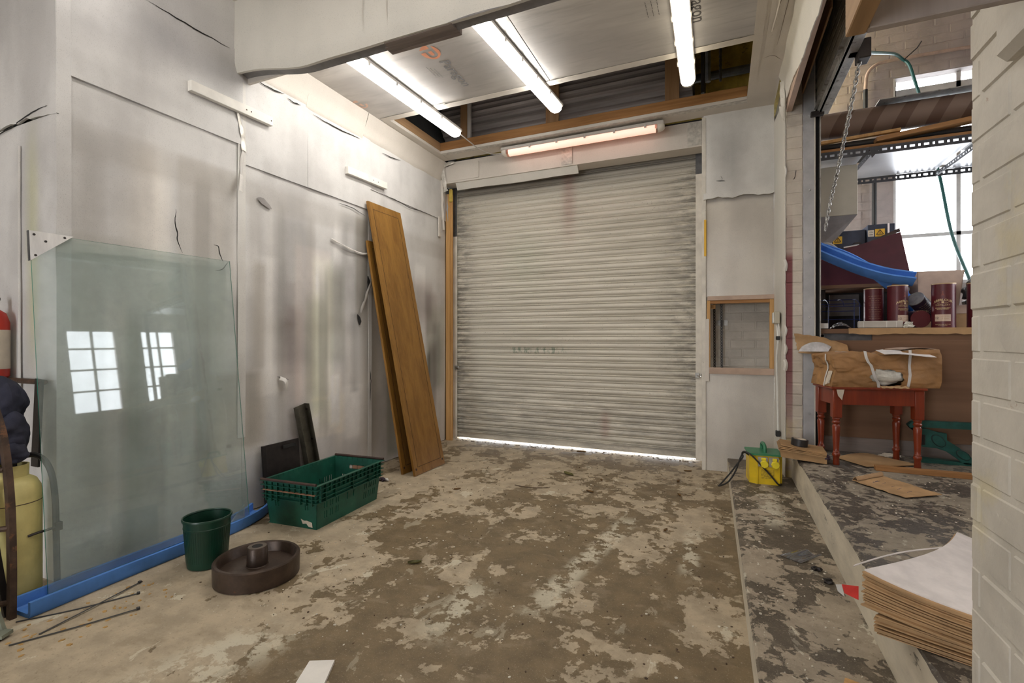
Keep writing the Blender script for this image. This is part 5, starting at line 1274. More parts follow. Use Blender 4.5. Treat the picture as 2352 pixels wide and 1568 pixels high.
# ---------------------------------------------------------------- yellow site transformer on the step
tf = thing('site_transformer', 'yellow site transformer box with green lid and two sockets on the step', 'transformer', (0.315, 4.325, 0.13), math.radians(5))
MB().prism([(-0.115, -0.085, 0), (-0.065, -0.115, 0), (0.085, -0.115, 0), (0.115, -0.085, 0), (0.115, 0.10, 0), (-0.115, 0.10, 0)], (0, 0, 0.222)).build('body', M['yellow'], tf)
for x in (-0.062, 0.088): MB().box(x - 0.006, x + 0.006, -0.124, -0.108, 0.0, 0.20, 0.003).build('corner_rib', M['yellow'], tf)
MB().prism([(-0.125, -0.10, 0.222), (-0.085, -0.125, 0.222), (0.10, -0.125, 0.222), (0.118, -0.10, 0.222), (0.118, 0.115, 0.222), (-0.125, 0.115, 0.222)], (0, 0, 0.014)).build('lid', M['greenlid'], tf)
MB().tube(spline([(0.0, -0.06, 0.232), (0.0, -0.055, 0.275), (0.0, -0.02, 0.290), (0.0, 0.05, 0.290), (0.0, 0.085, 0.275), (0.0, 0.09, 0.232)], 4), 0.013, 8).build('handle', M['greenlid'], tf, smooth=True)
for x in (-0.025, 0.052):
    p_ = MB().cbox((x, -0.119, 0.175), (0.070, 0.008, 0.075), 0.002).build('socket_plate', M['greyplate'], tf)
    mb = MB()
    mb.lathe([(0.029, 0), (0.030, 0.004), (0.030, 0.020), (0.026, 0.026)], 8, (x + 0.008, -0.123, 0.160), RX(90)).cbox((x + 0.004, -0.134, 0.197), (0.032, 0.02, 0.022), 0.004)
    mb.build('socket_cap', M['yellowcap'], p_)
    for dx in (-0.027, 0.03): MB().lathe([(0.005, 0), (0.005, 0.003)], 8, (x + dx, -0.123, 0.203), RX(90)).build('screw', M['greyplate'], p_)
MB().box(-0.035, 0.055, -0.1165, -0.115, 0.045, 0.115).build('rating_plate', MAT('worn_yellow_plate', (0.52, 0.36, 0.02), 0.6, var=0.4, vs=60), tf)
MB((0.315, 4.325, 0.13)).tube(spline([(0.43, 4.23, 0.14), (0.405, 4.195, 0.145), (0.36, 4.19, 0.20), (0.29, 4.18, 0.28), (0.22, 4.17, 0.355), (0.175, 4.18, 0.378), (0.155, 4.19, 0.362), (0.16, 4.19, 0.33),
    (0.12, 4.20, 0.27), (0.07, 4.21, 0.19), (0.0, 4.23, 0.09), (-0.015, 4.23, 0.075), (0.01, 4.21, 0.088), (0.06, 4.19, 0.13), (0.11, 4.19, 0.22), (0.145, 4.19, 0.33), (0.17, 4.21, 0.365), (0.205, 4.25, 0.34)], 5), 0.0062, 8).build('mains_lead', M['black'], tf, smooth=True)
tf_lead = [c for c in tf.children if c.name.startswith('mains_lead')][0]; tf_lead.rotation_euler = (0, 0, -math.radians(5))
# cardboard pile and tape roll
cp_ = thing('cardboard_pile', 'pile of flat brown cardboard with split corrugated edges at the step corner', 'cardboard', (0.57, 4.22, 0.35), math.radians(-3))
def cardsheet(x0, x1, y0, y1, z, th, tilt, seed, m='card', bulge=0.0):
    return MB().grid(lambda u, v: (x0 + (x1 - x0) * u, y0 + (y1 - y0) * v + 0.006 * mnoise.noise(Vector((u * 4, seed, 0))), z + tilt * (1 - u) + bulge * (1 - u) ** 3 + 0.003 * mnoise.noise(Vector((u * 3, v * 3, seed)))), 14, 8, (0, 0, th))
cardsheet(-0.150, 0.140, -0.125, 0.14, 0.004, 0.050, 0.022, 1).build('flat_box', M['card'], cp_, smooth=False)
cardsheet(-0.165, 0.132, -0.150, 0.13, 0.056, 0.006, 0.026, 2).build('sheet', M['card'], cp_)
cardsheet(-0.168, 0.135, -0.145, 0.12, 0.064, 0.005, 0.028, 3).build('sheet', M['card'], cp_)
cardsheet(-0.160, 0.138, -0.135, 0.13, 0.071, 0.005, 0.030, 4).build('sheet', M['card'], cp_)
cardsheet(-0.150, 0.140, -0.125, 0.112, 0.078, 0.006, 0.026, 5, 'card', 0.008).build('sheet', M['card'], cp_)
MB().grid(blob((0.138, -0.11, 0.05), (0.022, 0.015, 0.016), 3, 0.6, fold=5), 14, 10).build('scrap', M['tindark'], cp_)
tr_ = thing('tape_roll', 'roll of black tape lying on the flat cardboard pile', 'tape roll', (0.545, 4.21, 0.4505))
tr_.rotation_euler = (0, math.radians(6.5), 0)     # follows the slope of the sheet
MB().lathe([(0.054, 0), (0.056, 0.002), (0.056, 0.050), (0.054, 0.052), (0.043, 0.052), (0.043, 0)], 40, cap0=False, cap1=False).build('tape', M['blacktape'], tr_, smooth=True)
MB().lathe([(0.0428, 0.0), (0.0428, 0.0525), (0.040, 0.0525), (0.040, 0.0)], 40, cap0=False, cap1=False).build('core', M['label'], tr_, smooth=True)

# ---------------------------------------------------------------- red table with wrapped parcel
tb = thing('side_table', 'small red varnished table with turned legs under the brown parcel', 'table', (0.99, 4.305, 0.35), math.radians(11.5))
legp = [(0.020, 0.0), (0.021, 0.005), (0.019, 0.055), (0.021, 0.060), (0.025, 0.068), (0.025, 0.080), (0.020, 0.088), (0.022, 0.093), (0.018, 0.099), (0.0185, 0.12), (0.024, 0.24), (0.0255, 0.275), (0.022, 0.287), (0.018, 0.292), (0.026, 0.302), (0.027, 0.308), (0.022, 0.314), (0.021, 0.322), (0.026, 0.332), (0.024, 0.340)]
for x in (-0.255, 0.255):
    for y in (-0.13, 0.13):
        MB().lathe(legp, 20, (x, y, 0)).box(x - 0.029, x + 0.029, y - 0.029, y + 0.029, 0.340, 0.545, 0.004).build('leg', M['redwood'], tb, smooth=True)
for y in (-0.14, 0.14): MB().box(-0.23, 0.23, y - 0.009, y + 0.009, 0.435, 0.545).build('apron', M['redwood'], tb)
for x in (-0.265, 0.265): MB().box(x - 0.009, x + 0.009, -0.105, 0.105, 0.435, 0.545).build('apron', M['redwood'], tb)
MB().box(-0.300, 0.300, -0.168, 0.168, 0.545, 0.562, 0.004).build('table_top', M['redwood'], tb)
MB().prism([(-0.27, -0.172, 0.545), (-0.22, -0.172, 0.545), (-0.235, -0.172, 0.47), (-0.26, -0.172, 0.50)], (0, -0.002, 0)).build('paper_tail', M['label'], tb)
pc = thing('wrapped_parcel', 'torn brown paper parcel bound with white straps on the red table', 'parcel', (1.025, 4.33, 0.9115), math.radians(13.5))
def parcel_pt(p):
    x, y, z = p                                     # unit box coordinates in -1..1
    X, Y, Z = x * 0.355, y * 0.170, (z + 1) * 0.125
    r = 1 - 0.02 * (abs(x) ** 6 + abs(z) ** 6)
    if z > 0: Z += 0.018 * sm(x, -0.2, 0.6) * z - 0.030 * math.exp(-((x - 0.05) / 0.28) ** 2) * z - 0.022 * sm(-x, 0.55, 1.0) * z
    if y < 0: Y += 0.022 * math.exp(-((x - 0.55) / 0.25) ** 2 - ((z - 0.35) / 0.5) ** 2)
    Y -= 0.012 * (1 - z * z) * (1 if y < 0 else 0)
    if x < -0.9: X += 0.03 * (1 - abs(z)) 
    n = mnoise.noise(Vector((x * 3, y * 3 + 2, z * 2.5))) * 0.010 + mnoise.noise(Vector((x * 8, y * 5, z * 6))) * 0.004
    return Vector((X * r + n, Y * r + n, max(0.0, Z + n * (1 if z > -0.9 else 0))))
def cube_grid(mb, fn, nx, ny, nz, skip=None):
    def face(f, a, b):
        vs = [fn(f(i / a * 2 - 1, j / b * 2 - 1)) for i in range(a + 1) for j in range(b + 1)]; fs = []
        for i in range(a):
            for j in range(b):
                c = f((i + 0.5) / a * 2 - 1, (j + 0.5) / b * 2 - 1)
                if skip and skip(c): continue
                w = b + 1; fs.append((i * w + j, (i + 1) * w + j, (i + 1) * w + j + 1, i * w + j + 1))
        mb.add(vs, fs)
    face(lambda a, b: (a, b, 1), nx, ny); face(lambda a, b: (a, b, -1), nx, ny)
    face(lambda a, b: (a, -1, b), nx, nz); face(lambda a, b: (a, 1, b), nx, nz)
    face(lambda a, b: (-1, a, b), ny, nz); face(lambda a, b: (1, a, b), ny, nz); return mb
tear = lambda c: c[1] <= -0.99 and ((c[0] - 0.02) / 0.30) ** 2 + ((c[2] + 0.42 + 0.25 * c[0]) / 0.50) ** 2 < 1 + 0.3 * mnoise.noise(Vector((c[0] * 9, c[2] * 7, 0)))
o = cube_grid(MB(), parcel_pt, 96, 24, 40, tear).build('wrapping', M['kraftwrap'], pc, smooth=True)
MB().grid(blob((0.0, -0.13, 0.090), (0.13, 0.055, 0.066), 5, 0.3), 30, 18).build('foam_padding', M['foamwhite'], pc, smooth=True)
def strap_loop(x, dx, name):
    pts = []
    for k in range(9): pts.append((x + dx * k / 8, -1, -1 + 2 * k / 8))
    for k in range(1, 9): pts.append((x + dx - 0.1 * k / 8, -1 + 2 * k / 8, 1))
    mb = MB(); L_, R_ = [], []
    for p in pts:
        a = parcel_pt((p[0] - 0.028, p[1], p[2])); b = parcel_pt((p[0] + 0.028, p[1], p[2])); off = Vector((0, -0.005 if p[1] <= -0.99 else 0, 0.005 if p[2] >= 0.99 else 0))
        L_.append(a + off); R_.append(b + off)
    k = len(pts); mb.add(L_ + R_, [(i, i + 1, k + i + 1, k + i) for i in range(k - 1)])
    return mb.build(name, M['strap'], pc, smooth=True)
strap_loop(-0.12, -0.26, 'strap'); strap_loop(0.40, 0.05, 'strap')
MB().grid(lambda u, v: parcel_pt((-1, -0.45 + 0.10 * v + 0.08 * math.sin(u * 5), -1 + 2 * u)) + Vector((-0.006, 0, 0)), 12, 2, (-0.001, 0, 0)).build('strap', M['strap'], pc, smooth=True)
MB().grid(lambda u, v: parcel_pt((-1, -0.80 + 0.38 * v, -0.85 + 0.75 * u)) + Vector((-0.004, 0, 0)), 6, 6, (-0.001, 0, 0)).build('address_label', M['label'], pc)
MB().grid(lambda u, v: (-0.03 + 0.30 * u + 0.02 * v, -0.22 + 0.15 * v - 0.03 * u, 0.236 + 0.025 * v - 0.012 * u + 0.006 * math.sin(5 * u)), 10, 6, (0, 0, 0.003)).build('paper_flap', M['paperwhite'], pc, smooth=True)
MB().grid(lambda u, v: (0.13 + 0.22 * u, -0.12 + 0.20 * v, 0.268 + 0.012 * math.sin(3 * u)), 8, 6, (0, 0, 0.003)).build('paper_flap', M['cardlight'], pc, smooth=True)
MB().grid(lambda u, v: (-0.30 + 0.26 * u, -0.13 + 0.012 * v, 0.252 - 0.01 * u), 6, 1, (0, 0, 0.002)).build('strap', M['strap'], pc)
MB().grid(lambda u, v: (-0.05 + 0.17 * u, -0.200 - 0.03 * v - 0.006 * mnoise.noise(Vector((u * 9, 0, 0))), 0.012 - 0.010 * v + 0.010 * mnoise.noise(Vector((u * 8, v, 1)))), 14, 3, (0, 0, 0.003)).build('torn_edge', M['kraft'], pc)
bw = thing('kraft_flap', 'raised torn sheet of brown kraft paper standing behind the parcel', 'paper', (0.76, 4.47, 1.16))
MB((0.76, 4.47, 1.16)).grid(lambda u, v: (0.575 + 0.35 * u - 0.03 * v + 0.012 * mnoise.noise(Vector((v * 7, u, 0))), 4.475 - 0.04 * u + 0.02 * math.sin(v * 3), 1.145 + (0.155 - 0.06 * u ** 2 + 0.012 * mnoise.noise(Vector((u * 8, 3, 0)))) * v - 0.03 * u), 20, 10, (0, 0.003, 0)).build('sheet', M['kraft'], bw, smooth=True)
solo('bubble_wrap', MB().grid(lambda u, v: (-0.10 + 0.20 * u + 0.03 * v, 0.0 - 0.05 * (1 - v), 0.0 + 0.075 * v * (1 - 0.5 * (u - 0.5) ** 2 * 4)), 16, 10, (0, 0.004, 0)), M['bubble'], 'grey bubble wrap tucked between parcel and kraft flap', 'bubble wrap', (0.665, 4.455, 1.158), smooth=True)

# ---------------------------------------------------------------- workbench and what stands on it
wbn = thing('workbench', 'long bench with brown plywood front behind the red table', 'workbench', (1.6, 5.0, 0.35))
O3 = (1.6, 5.0, 0.35)
MB(O3).box(0.74, 3.0, 4.62, 5.55, 1.30, 1.338, 0.002).build('top', M['ply'], wbn)
def cedge(u, v):
    x = 0.94 + 1.9 * u
    return (x, 4.612 - 0.010 * v, 1.342 - (0.048 + 0.014 * mnoise.noise(Vector((x * 5, 0, 0))) + 0.008 * mnoise.noise(Vector((x * 19, 0, 0)))) * v)
MB(O3).grid(cedge, 80, 3, (0, 0.004, 0)).build('cardboard_edge', M['card'], wbn)
MB(O3).box(0.76, 2.9, 4.60, 4.615, 0.475, 1.245, 0.002).build('front_panel', M['ply'], wbn)
MB(O3).box(1.10, 2.9, 4.625, 4.64, 1.2, 1.30, 0.002).build('upper_panel', M['ply'], wbn)
MB(O3).box(0.76, 2.9, 4.64, 4.68, 0.35, 0.47).build('plinth', M['planks'], wbn)
MB(O3).box(0.76, 2.9, 5.50, 5.54, 0.35, 1.30).build('back_panel', M['dark'], wbn)
MB(O3).box(0.78, 1.10, 4.645, 4.655, 1.238, 1.30).build('rail', M['galvdark'], wbn)
solo('steel_plate', MB().box(0, 0.062, 0, 0.006, 0, 0.042, 0.002).lathe([(0.007, 0), (0.007, 0.002)], 12, (0.036, -0.0005, 0.02), RX(90)), [M['white']], 'small white plate with a hole beside the steel post at bench height', 'plate', (0.738, 4.595, 1.342))
wr2 = thing('wooden_shelf', 'dark wooden shelf standing on the bench behind the drinks tubes', 'shelf', (1.1, 5.4, 1.338))
O4 = (1.1, 5.4, 1.338)
MB(O4).box(0.76, 1.446, 4.96, 5.80, 1.695, 1.725, 0.002).build('board', M['ply'], wr2)
for x in (0.84, 1.42): MB(O4).box(x - 0.025, x + 0.025, 5.10, 5.15, 1.343, 1.695).build('upright', M['blacksteel'], wr2)
MB(O4).box(0.78, 1.45, 5.48, 5.50, 1.343, 1.695).build('back', M['dark'], wr2)
MB(O4).box(0.93, 1.16, 5.30, 5.31, 1.47, 1.665).build('grey_card', MAT('grey_board', (0.16, 0.145, 0.14), 0.8), wr2)
# whisky tubes
def tin(label, x, y, z, rz, r=0.066, h=0.335, lines=False, rot=None, group=None, plain=False):
    t = thing('drinks_tube', label, 'tube', (x, y, z), rz, group)
    MB().lathe([(r, 0.006), (r, h - 0.006)], 40, cap0=True, cap1=True).build('body', M['tin'] if not plain else M['tindark'], t, smooth=True)
    MB().lathe([(r + 0.001, 0), (r + 0.001, 0.008)], 40).build('base_rim', M['tin'], t, smooth=True)
    MB().lathe([(r + 0.001, h - 0.007), (r + 0.001, h), (r - 0.004, h), (r - 0.005, h - 0.004)], 40).build('top_rim', M['gold'] if not plain else M['galv'], t, smooth=True)
    def wrap(zc, arch=0.0):
        return lambda p: ((r + 0.0007 + p.z) * math.sin(p.x / r), -(r + 0.0007 + p.z) * math.cos(p.x / r), zc + p.y - arch * p.x * p.x)
    I = Matrix.Identity(4)
    if lines:
        for k in range(11):
            text('print_line', ('-- --- ---- -- ---', '--- -- --- -----', '---- --- --')[k % 3], 0.016, I, M['gold'], t, wrap(h * 0.80 - 0.018 * k), extrude=0.0003)
    else:
        text('brand_name', 'ABERLOUR', 0.0235, I, M['gold'], t, wrap(h * 0.62, 5.0), extrude=0.0003, bold=0.0006)
        text('brand_name', 'EST.      1879', 0.012, I, M['gold'], t, wrap(h * 0.55), extrude=0.0003)
        text('brand_name', 'DISTILLERY', 0.0175, I, M['gold'], t, wrap(h * 0.505), extrude=0.0003)
        text('brand_name', 'SPEYSIDE SINGLE MALT\nSCOTCH WHISKY', 0.0088, I, M['gold'], t, wrap(h * 0.425), extrude=0.0003, bold=0.0004)
        text('brand_name', 'DISTILLED AND BOTTLED\nIN SCOTLAND', 0.008, I, M['gold'], t, wrap(h * 0.055), extrude=0.0003)
        MB().grid(lambda u, v: ((r + 0.0006) * math.sin((u - 0.5) * 0.096 / r), -(r + 0.0006) * math.cos((u - 0.5) * 0.096 / r), h * 0.14 + 0.052 * v), 10, 1, None).build('age_label', M['tinlabel'], t)
        text('age_number', '12', 0.024, I, M['tindark'], t, lambda p: wrap(h * 0.14 + 0.024)(Vector((p.x - 0.035, p.y, p.z + 0.0004))), extrude=0.0003)
        text('age_text', '---- -- ---\n-- ------', 0.014, I, M['kraftwrap'], t, lambda p: wrap(h * 0.14 + 0.027)(Vector((p.x + 0.014, p.y, p.z + 0.0004))), extrude=0.0003)
        MB().grid(lambda u, v: ((r + 0.0006) * math.sin((u - 0.5) * 0.014 / r), -(r + 0.0006) * math.cos((u - 0.5) * 0.014 / r), h * 0.545 + 0.014 * v), 4, 1, None).build('crest', M['gold'], t)
        MB().grid(lambda u, v: ((r + 0.0006) * math.sin((u - 0.5) * (0.022 - 0.014 * min(1, v * 2)) / r), -(r + 0.0006) * math.cos((u - 0.5) * (0.022 - 0.014 * min(1, v * 2)) / r), h * 0.72 + 0.035 * v), 4, 4, None).build('emblem', MAT('copper_print', (0.22, 0.05, 0.035), 0.5), t)
    if rot is not None: t.rotation_euler = rot
    return t
BZ = 1.343
tin('maroon whisky tube turned with its label facing out, beside the lying tube', 1.566, 4.70, BZ, math.radians(-22), 0.072)
tin('maroon whisky tube turned sideways under the end of the blue foam channel', 1.285, 4.715, BZ, math.radians(28), 0.066)
tin('maroon whisky tube showing small print on its back beside the clear box', 1.150, 4.80, BZ, math.radians(-5), 0.066, 0.325, lines=True)
tin('maroon whisky tube standing against the edge of the near pillar', 1.78, 4.72, BZ, math.radians(60), 0.066)
tin('maroon whisky tube lying on its side with its round base showing', 1.425, 4.695, BZ + 0.068, 0, 0.066, 0.19, plain=True, lines=True, rot=(math.radians(-90), 0, math.radians(10)))
tin('dark whisky tube tilted behind the standing labelled tube', 1.56, 4.90, BZ + 0.105, 0, 0.06, 0.24, plain=True, lines=True, rot=(math.radians(35), math.radians(-50), 0))
cb = thing('clear_box', 'low clear plastic organiser box on the bench edge', 'plastic box', (1.15, 4.645, BZ))
MB().box(-0.145, 0.145, -0.028, 0.0, 0.0, 0.055, 0.006).build('case', M['clear'], cb); 
for x in (-0.11, 0.04, 0.10): MB().box(x - 0.002, x + 0.002, -0.032, -0.029, 0.004, 0.052).build('divider', M['white'], cb)
wk = thing('wire_rack', 'blue wire rack standing on the bench under the dark shelf', 'rack', (0.98, 4.85, BZ))
def W(*pts): return MB((0.98, 4.85, BZ)).tube(spline(pts, 3), 0.0035, 6)
for x in (0.84, 0.95, 1.06):
    W((x, 5.05, 1.60), (x, 4.95, 1.595), (x, 4.84, 1.56), (x, 4.82, 1.53)).build('hoop_wire', M['wire'], wk)
for (y, z) in ((5.05, 1.60), (4.82, 1.53), (4.98, 1.56), (4.82, 1.42), (5.03, 1.50)): W((0.80, y, z), (0.95, y, z), (1.07, y, z)).build('rail_wire', M['wire'], wk)
for (x, y) in ((0.84, 4.82), (1.06, 4.82), (0.80, 5.05), (1.07, 5.05)): W((x, y, 1.60 if y > 5 else 1.53), (x, y, 1.45), (x, y, BZ)).build('leg_wire', M['wire'], wk)
solo('plastic_scrap', MB().grid(lambda u, v: (u * 0.14, v * 0.04, 0.003 + 0.045 * u * (1 - u) * 4 * (0.4 + 0.6 * v) + 0.01 * mnoise.noise(Vector((u * 8, v * 5, 1)))), 12, 6, (0, 0, 0.001)), M['film'], 'crumpled scrap of clear film on the bench before the wire rack', 'plastic scrap', (0.83, 4.66, BZ))
solo('fluff_tuft', MB().grid(blob((0, 0, 0.02), (0.028, 0.018, 0.020), 6, 0.9, fold=8), 24, 14), M['foamwhite'], 'small white tuft of wadding on the bench beside the clear box', 'wadding', (1.33, 4.628, BZ))
bt = thing('blue_bottle', 'bright blue faceted plastic bottle behind the sideways whisky tube', 'bottle', (1.405, 4.945, BZ))
MB().lathe([(0.05, 0.0), (0.055, 0.02), (0.055, 0.20), (0.045, 0.26), (0.02, 0.29), (0.018, 0.31)], 7).build('body', M['bluebright'], bt); MB().lathe([(0.022, 0.31), (0.022, 0.335)], 12).build('cap', M['black'], bt)
cx = thing('open_carton', 'open pale cardboard carton behind the whisky tubes', 'carton', (1.634, 5.17, 1.529), math.radians(6))
def carton(mb, hx0, hy0, hx1, hy1, h, th=0.004):
    for sx, sy in ((0, -1), (0, 1), (-1, 0), (1, 0)):
        if sy: pts = [(-hx0, sy * hy0, 0), (hx0, sy * hy0, 0), (hx1, sy * hy1, h), (-hx1, sy * hy1, h)]; e_ = (0, -sy * th, 0)
        else: pts = [(sx * hx0, -hy0, 0), (sx * hx0, hy0, 0), (sx * hx1, hy1, h), (sx * hx1, -hy1, h)]; e_ = (-sx * th, 0, 0)
        yield MB().prism(pts, e_)
for mb in carton(None, 0.135, 0.13, 0.16, 0.16, 0.285): mb.build('side', M['cardlight'], cx)
MB().box(-0.135, 0.135, -0.13, 0.13, 0.0, 0.004).build('base', M['cardlight'], cx)
lc = thing('lower_carton', 'closed brown carton on the bench under the open pale carton', 'carton', (1.81, 5.19, BZ))
MB().box(-0.34, 0.34, -0.16, 0.22, 0.0, 0.183, 0.003).build('body', M['card'], lc); MB().box(-0.342, 0.342, -0.164, -0.16, 0.12, 0.186).build('front_flap', M['cardlight'], lc)
bgm = thing('black_bag', 'small shiny black bag lying beside the open pale carton', 'bag', (1.90, 5.02, 1.532))
MB((1.90, 5.02, 1.532)).grid(blob((1.88, 5.02, 1.64), (0.075, 0.06, 0.085), 4, 0.45), 28, 18).build('sack', M['black'], bgm, smooth=True)
MB((1.90, 5.02, 1.532)).box(1.80, 1.99, 4.99, 5.06, 1.534, 1.566, 0.006).build('base_roll', M['black'], bgm)
# things on the dark shelf
mc = thing('blue_machine', 'dark blue machine housing with yellow warning stickers on the dark shelf', 'machine', (1.30, 5.55, 1.725))
O5 = (1.30, 5.55, 1.725)
MB(O5).box(0.86, 1.27, 5.56, 5.84, 1.725, 2.30, 0.006).build('motor_housing', M['bluesteel'], mc)
MB(O5).box(1.275, 1.49, 5.53, 5.81, 1.725, 2.335, 0.006).build('control_box', M['bluesteel'], mc)
MB(O5).lathe([(0.04, 0), (0.045, 0.01), (0.04, 0.03)], 24, (1.20, 5.56, 2.14), RX(90)).build('knob_boss', M['blacksteel'], mc)
MB(O5).tube([(1.205, 5.515, 2.145), (1.08, 5.505, 2.13)], [0.016, 0.011], 10).build('lever', M['chrome'], mc, smooth=True)
for x, z in ((1.335, 2.255), (1.005, 2.215)):
    s_ = MB(O5).box(x, x + 0.075, 5.524 if x > 1.27 else 5.554, 5.528 if x > 1.27 else 5.558, z - 0.035, z + 0.035).build('warning_sticker', M['warn'], mc)
    yb = (5.523 if x > 1.27 else 5.553)
    c0 = Vector((x + 0.0375, yb, z + 0.004)); tri = [c0 + Vector((0, 0, 0.024)), c0 + Vector((-0.027, 0, -0.02)), c0 + Vector((0.027, 0, -0.02))]
    mb = MB(O5)
    for a, b in zip(tri, tri[1:] + tri[:1]): mb.tube([a, b], 0.0025, 4)
    mb.tube([c0 + Vector((0.004, 0, 0.014)), c0 + Vector((-0.005, 0, 0)), c0 + Vector((0.005, 0, -0.002)), c0 + Vector((-0.002, 0, -0.015))], 0.0022, 4)
    mb.tube([c0 + Vector((-0.02, 0, -0.029)), c0 + Vector((0.02, 0, -0.029))], 0.0018, 4)
    mb.build('warning_symbol', M['black'], s_)
    w_ = MB(O5).box(x - 0.055, x - 0.008, yb + 0.001, yb + 0.005, z - 0.033, z + 0.028, 0.004).build('maker_plate', M['label'], mc)
    MB(O5).tube([(x - 0.048, yb, z + 0.008), (x - 0.032, yb, z + 0.013), (x - 0.016, yb, z + 0.008), (x - 0.032, yb, z + 0.003)], 0.0015, 4, closed=True).tube([(x - 0.045, yb, z - 0.016), (x - 0.018, yb, z - 0.016)], 0.003, 4).build('maker_print', M['black'], w_)
MB(O5).box(1.43, 1.445, 5.522, 5.53, 2.10, 2.335).build('edge_trim', M['chrome'], mc)
solo('grey_cable', MB().tube(spline([(0.80, 5.16, 2.11), (0.90, 5.16, 2.12), (0.98, 5.17, 2.06), (1.08, 5.18, 2.0), (1.24, 5.18, 1.98)], 6), 0.012, 8), M['tray'], 'grey cable curving down over the blue machine', 'cable', smooth=True)
mr = thing('maroon_board', 'large maroon board standing on the dark shelf before the blue machine', 'board', (1.12, 4.97, 1.727))
MB((1.12, 4.97, 1.727)).prism([(0.78, 5.02, 1.727), (1.455, 4.975, 1.727), (1.40, 5.06, 2.165), (0.86, 5.10, 2.005), (0.78, 5.10, 1.98)], (0, 0.006, 0)).build('panel', M['maroon'], mr)
MB((1.12, 4.97, 1.727)).prism([(1.18, 5.075, 2.10), (1.40, 5.062, 2.166), (1.395, 5.068, 2.20), (1.21, 5.08, 2.115)], (0, 0.003, 0)).build('top_flap', M['brownrub'], mr)
solo('foam_channel_upper', channel(spline([(0.74, 4.82, 1.985), (0.88, 4.815, 1.90), (1.05, 4.805, 1.805), (1.22, 4.795, 1.735), (1.395, 4.78, 1.690)], 6), 0.085, 0.095, 0.016, roll=(-1.0, -0.8)), M['foam'],
     'curved blue foam channel resting on the whisky tubes', 'foam', smooth=True)
bpy.data.objects['foam_channel_upper'].name = 'foam_channel.001'
solo('foam_strip', channel(spline([(0.74, 4.905, 2.03), (0.95, 4.905, 1.93), (1.13, 4.90, 1.80), (1.26, 4.89, 1.675)], 6), 0.06, 0.075, 0.016, roll=(-0.6, -0.6)), M['foam'], 'straight blue foam strip behind the curved foam channel', 'foam', smooth=True)
# cream hood
hd = thing('cream_hood', 'cream metal hood with tapered foot under the slotted steel shelf', 'hood', (0.94, 5.3, 2.2))
O6 = (0.94, 5.3, 2.2)
MB(O6).box(0.72, 1.128, 5.20, 5.55, 2.375, 2.825, 0.004).build('casing', M['cream'], hd)
MB(O6).prism([(0.72, 5.20, 2.373), (1.126, 5.20, 2.373), (1.00, 5.30, 2.20), (0.80, 5.38, 2.02), (0.72, 5.38, 2.02)], (0, 0.15, 0)).build('tapered_foot', MAT('grey_underside', (0.22, 0.20, 0.19), 0.6), hd)
# slotted angle shelf
ss = thing('slotted_shelf', 'dark slotted angle steel shelf with pale metal trays before the window', 'shelf', (1.6, 5.5, 2.83))
O7 = (1.6, 5.5, 2.83)
def slotted(p0, p1, h, dn, name='slotted_rail'):
    p0, p1 = Vector(p0), Vector(p1); d = (p1 - p0); L = d.length; d.normalize(); up = Vector((0, 0, 1)); ho = []
    x = 0.03; k = 0
    while x < L - 0.05:
        w = 0.034 if k % 2 else 0.016
        ho.append((x, x + w, h * 0.36, h * 0.66)); x += w + 0.022; k += 1
    mb = MB(O7); panel(mb, lambda a, b: p0 + d * a + up * b, None, None, Vector(dn), L, h, ho, 0.003); return mb.build(name, M['slotted'], ss)
slotted((0.72, 5.0, 2.830), (2.6, 5.0, 2.830), 0.065, (0, 1, 0)); slotted((0.72, 5.93, 2.835), (2.6, 5.93, 2.835), 0.06, (0, 1, 0))
for x in (1.18, 1.93):
    slotted((x, 5.0, 2.828), (x - 0.02, 5.93, 2.828), 0.045, (1, 0, 0), 'cross_member')
for x0, x1 in ((0.73, 1.165), (1.20, 1.91), (1.95, 2.6)): MB(O7).box(x0, x1, 5.01, 5.92, 2.893, 2.899).build('shelf_tray', M['shelfpan'], ss)
for x, y in ((2.58, 5.02), (2.58, 5.90), (0.735, 5.9), (0.74, 5.03)): MB(O7).box(x - 0.018, x + 0.018, y - 0.002, y + 0.002, 1.345, 2.895).box(x - 0.018, x - 0.014, y, y + 0.036, 1.345, 2.895).build('upright', M['slotted'], ss)
for x in (1.165, 1.90): MB(O7).prism([(x, 4.997, 2.895), (x + 0.10, 4.997, 2.895), (x + 0.02, 4.997, 2.80)], (0, 0.002, 0)).build('gusset', M['slotted'], ss)
solo('dark_board', MB().box(-0.85, 0.85, -0.12, 0.2, 0, 0.05, 0.003), M['blacksteel'], 'dark flat board lying on the slotted shelf', 'board', (1.62, 5.22, 2.90))
solo('orange_lath', MB().box(-0.85, 0.85, -0.015, 0.015, 0, 0.022, 0.002), M['timber'], 'thin orange timber lath along the front of the slotted shelf', 'lath', (1.62, 5.02, 2.90))
solo('pale_lath', MB().box(-0.34, 0.34, -0.02, 0.02, 0, 0.026, 0.002), M['timber_z'], 'short pale timber lath under the big cardboard tube', 'lath', (1.06, 5.06, 3.00), math.radians(0))
bpy.data.objects['pale_lath'].rotation_euler = (0, math.radians(-2.5), 0)
solo('black_roll', MB().tube([(-0.85, 0, 0.03), (0.85, 0, 0.03)], 0.03, 10), M['black'], 'thin black roll on the slotted shelf under the big tube', 'roll', (1.62, 5.14, 2.952), smooth=True)
solo('brown_plank', MB().cbox((0, 0, 0), (1.0, 0.10, 0.035), 0.002, RY(-6)), M['timber'], 'brown plank sloping across the slotted shelf under the big tube', 'plank', (1.72, 5.055, 3.012))
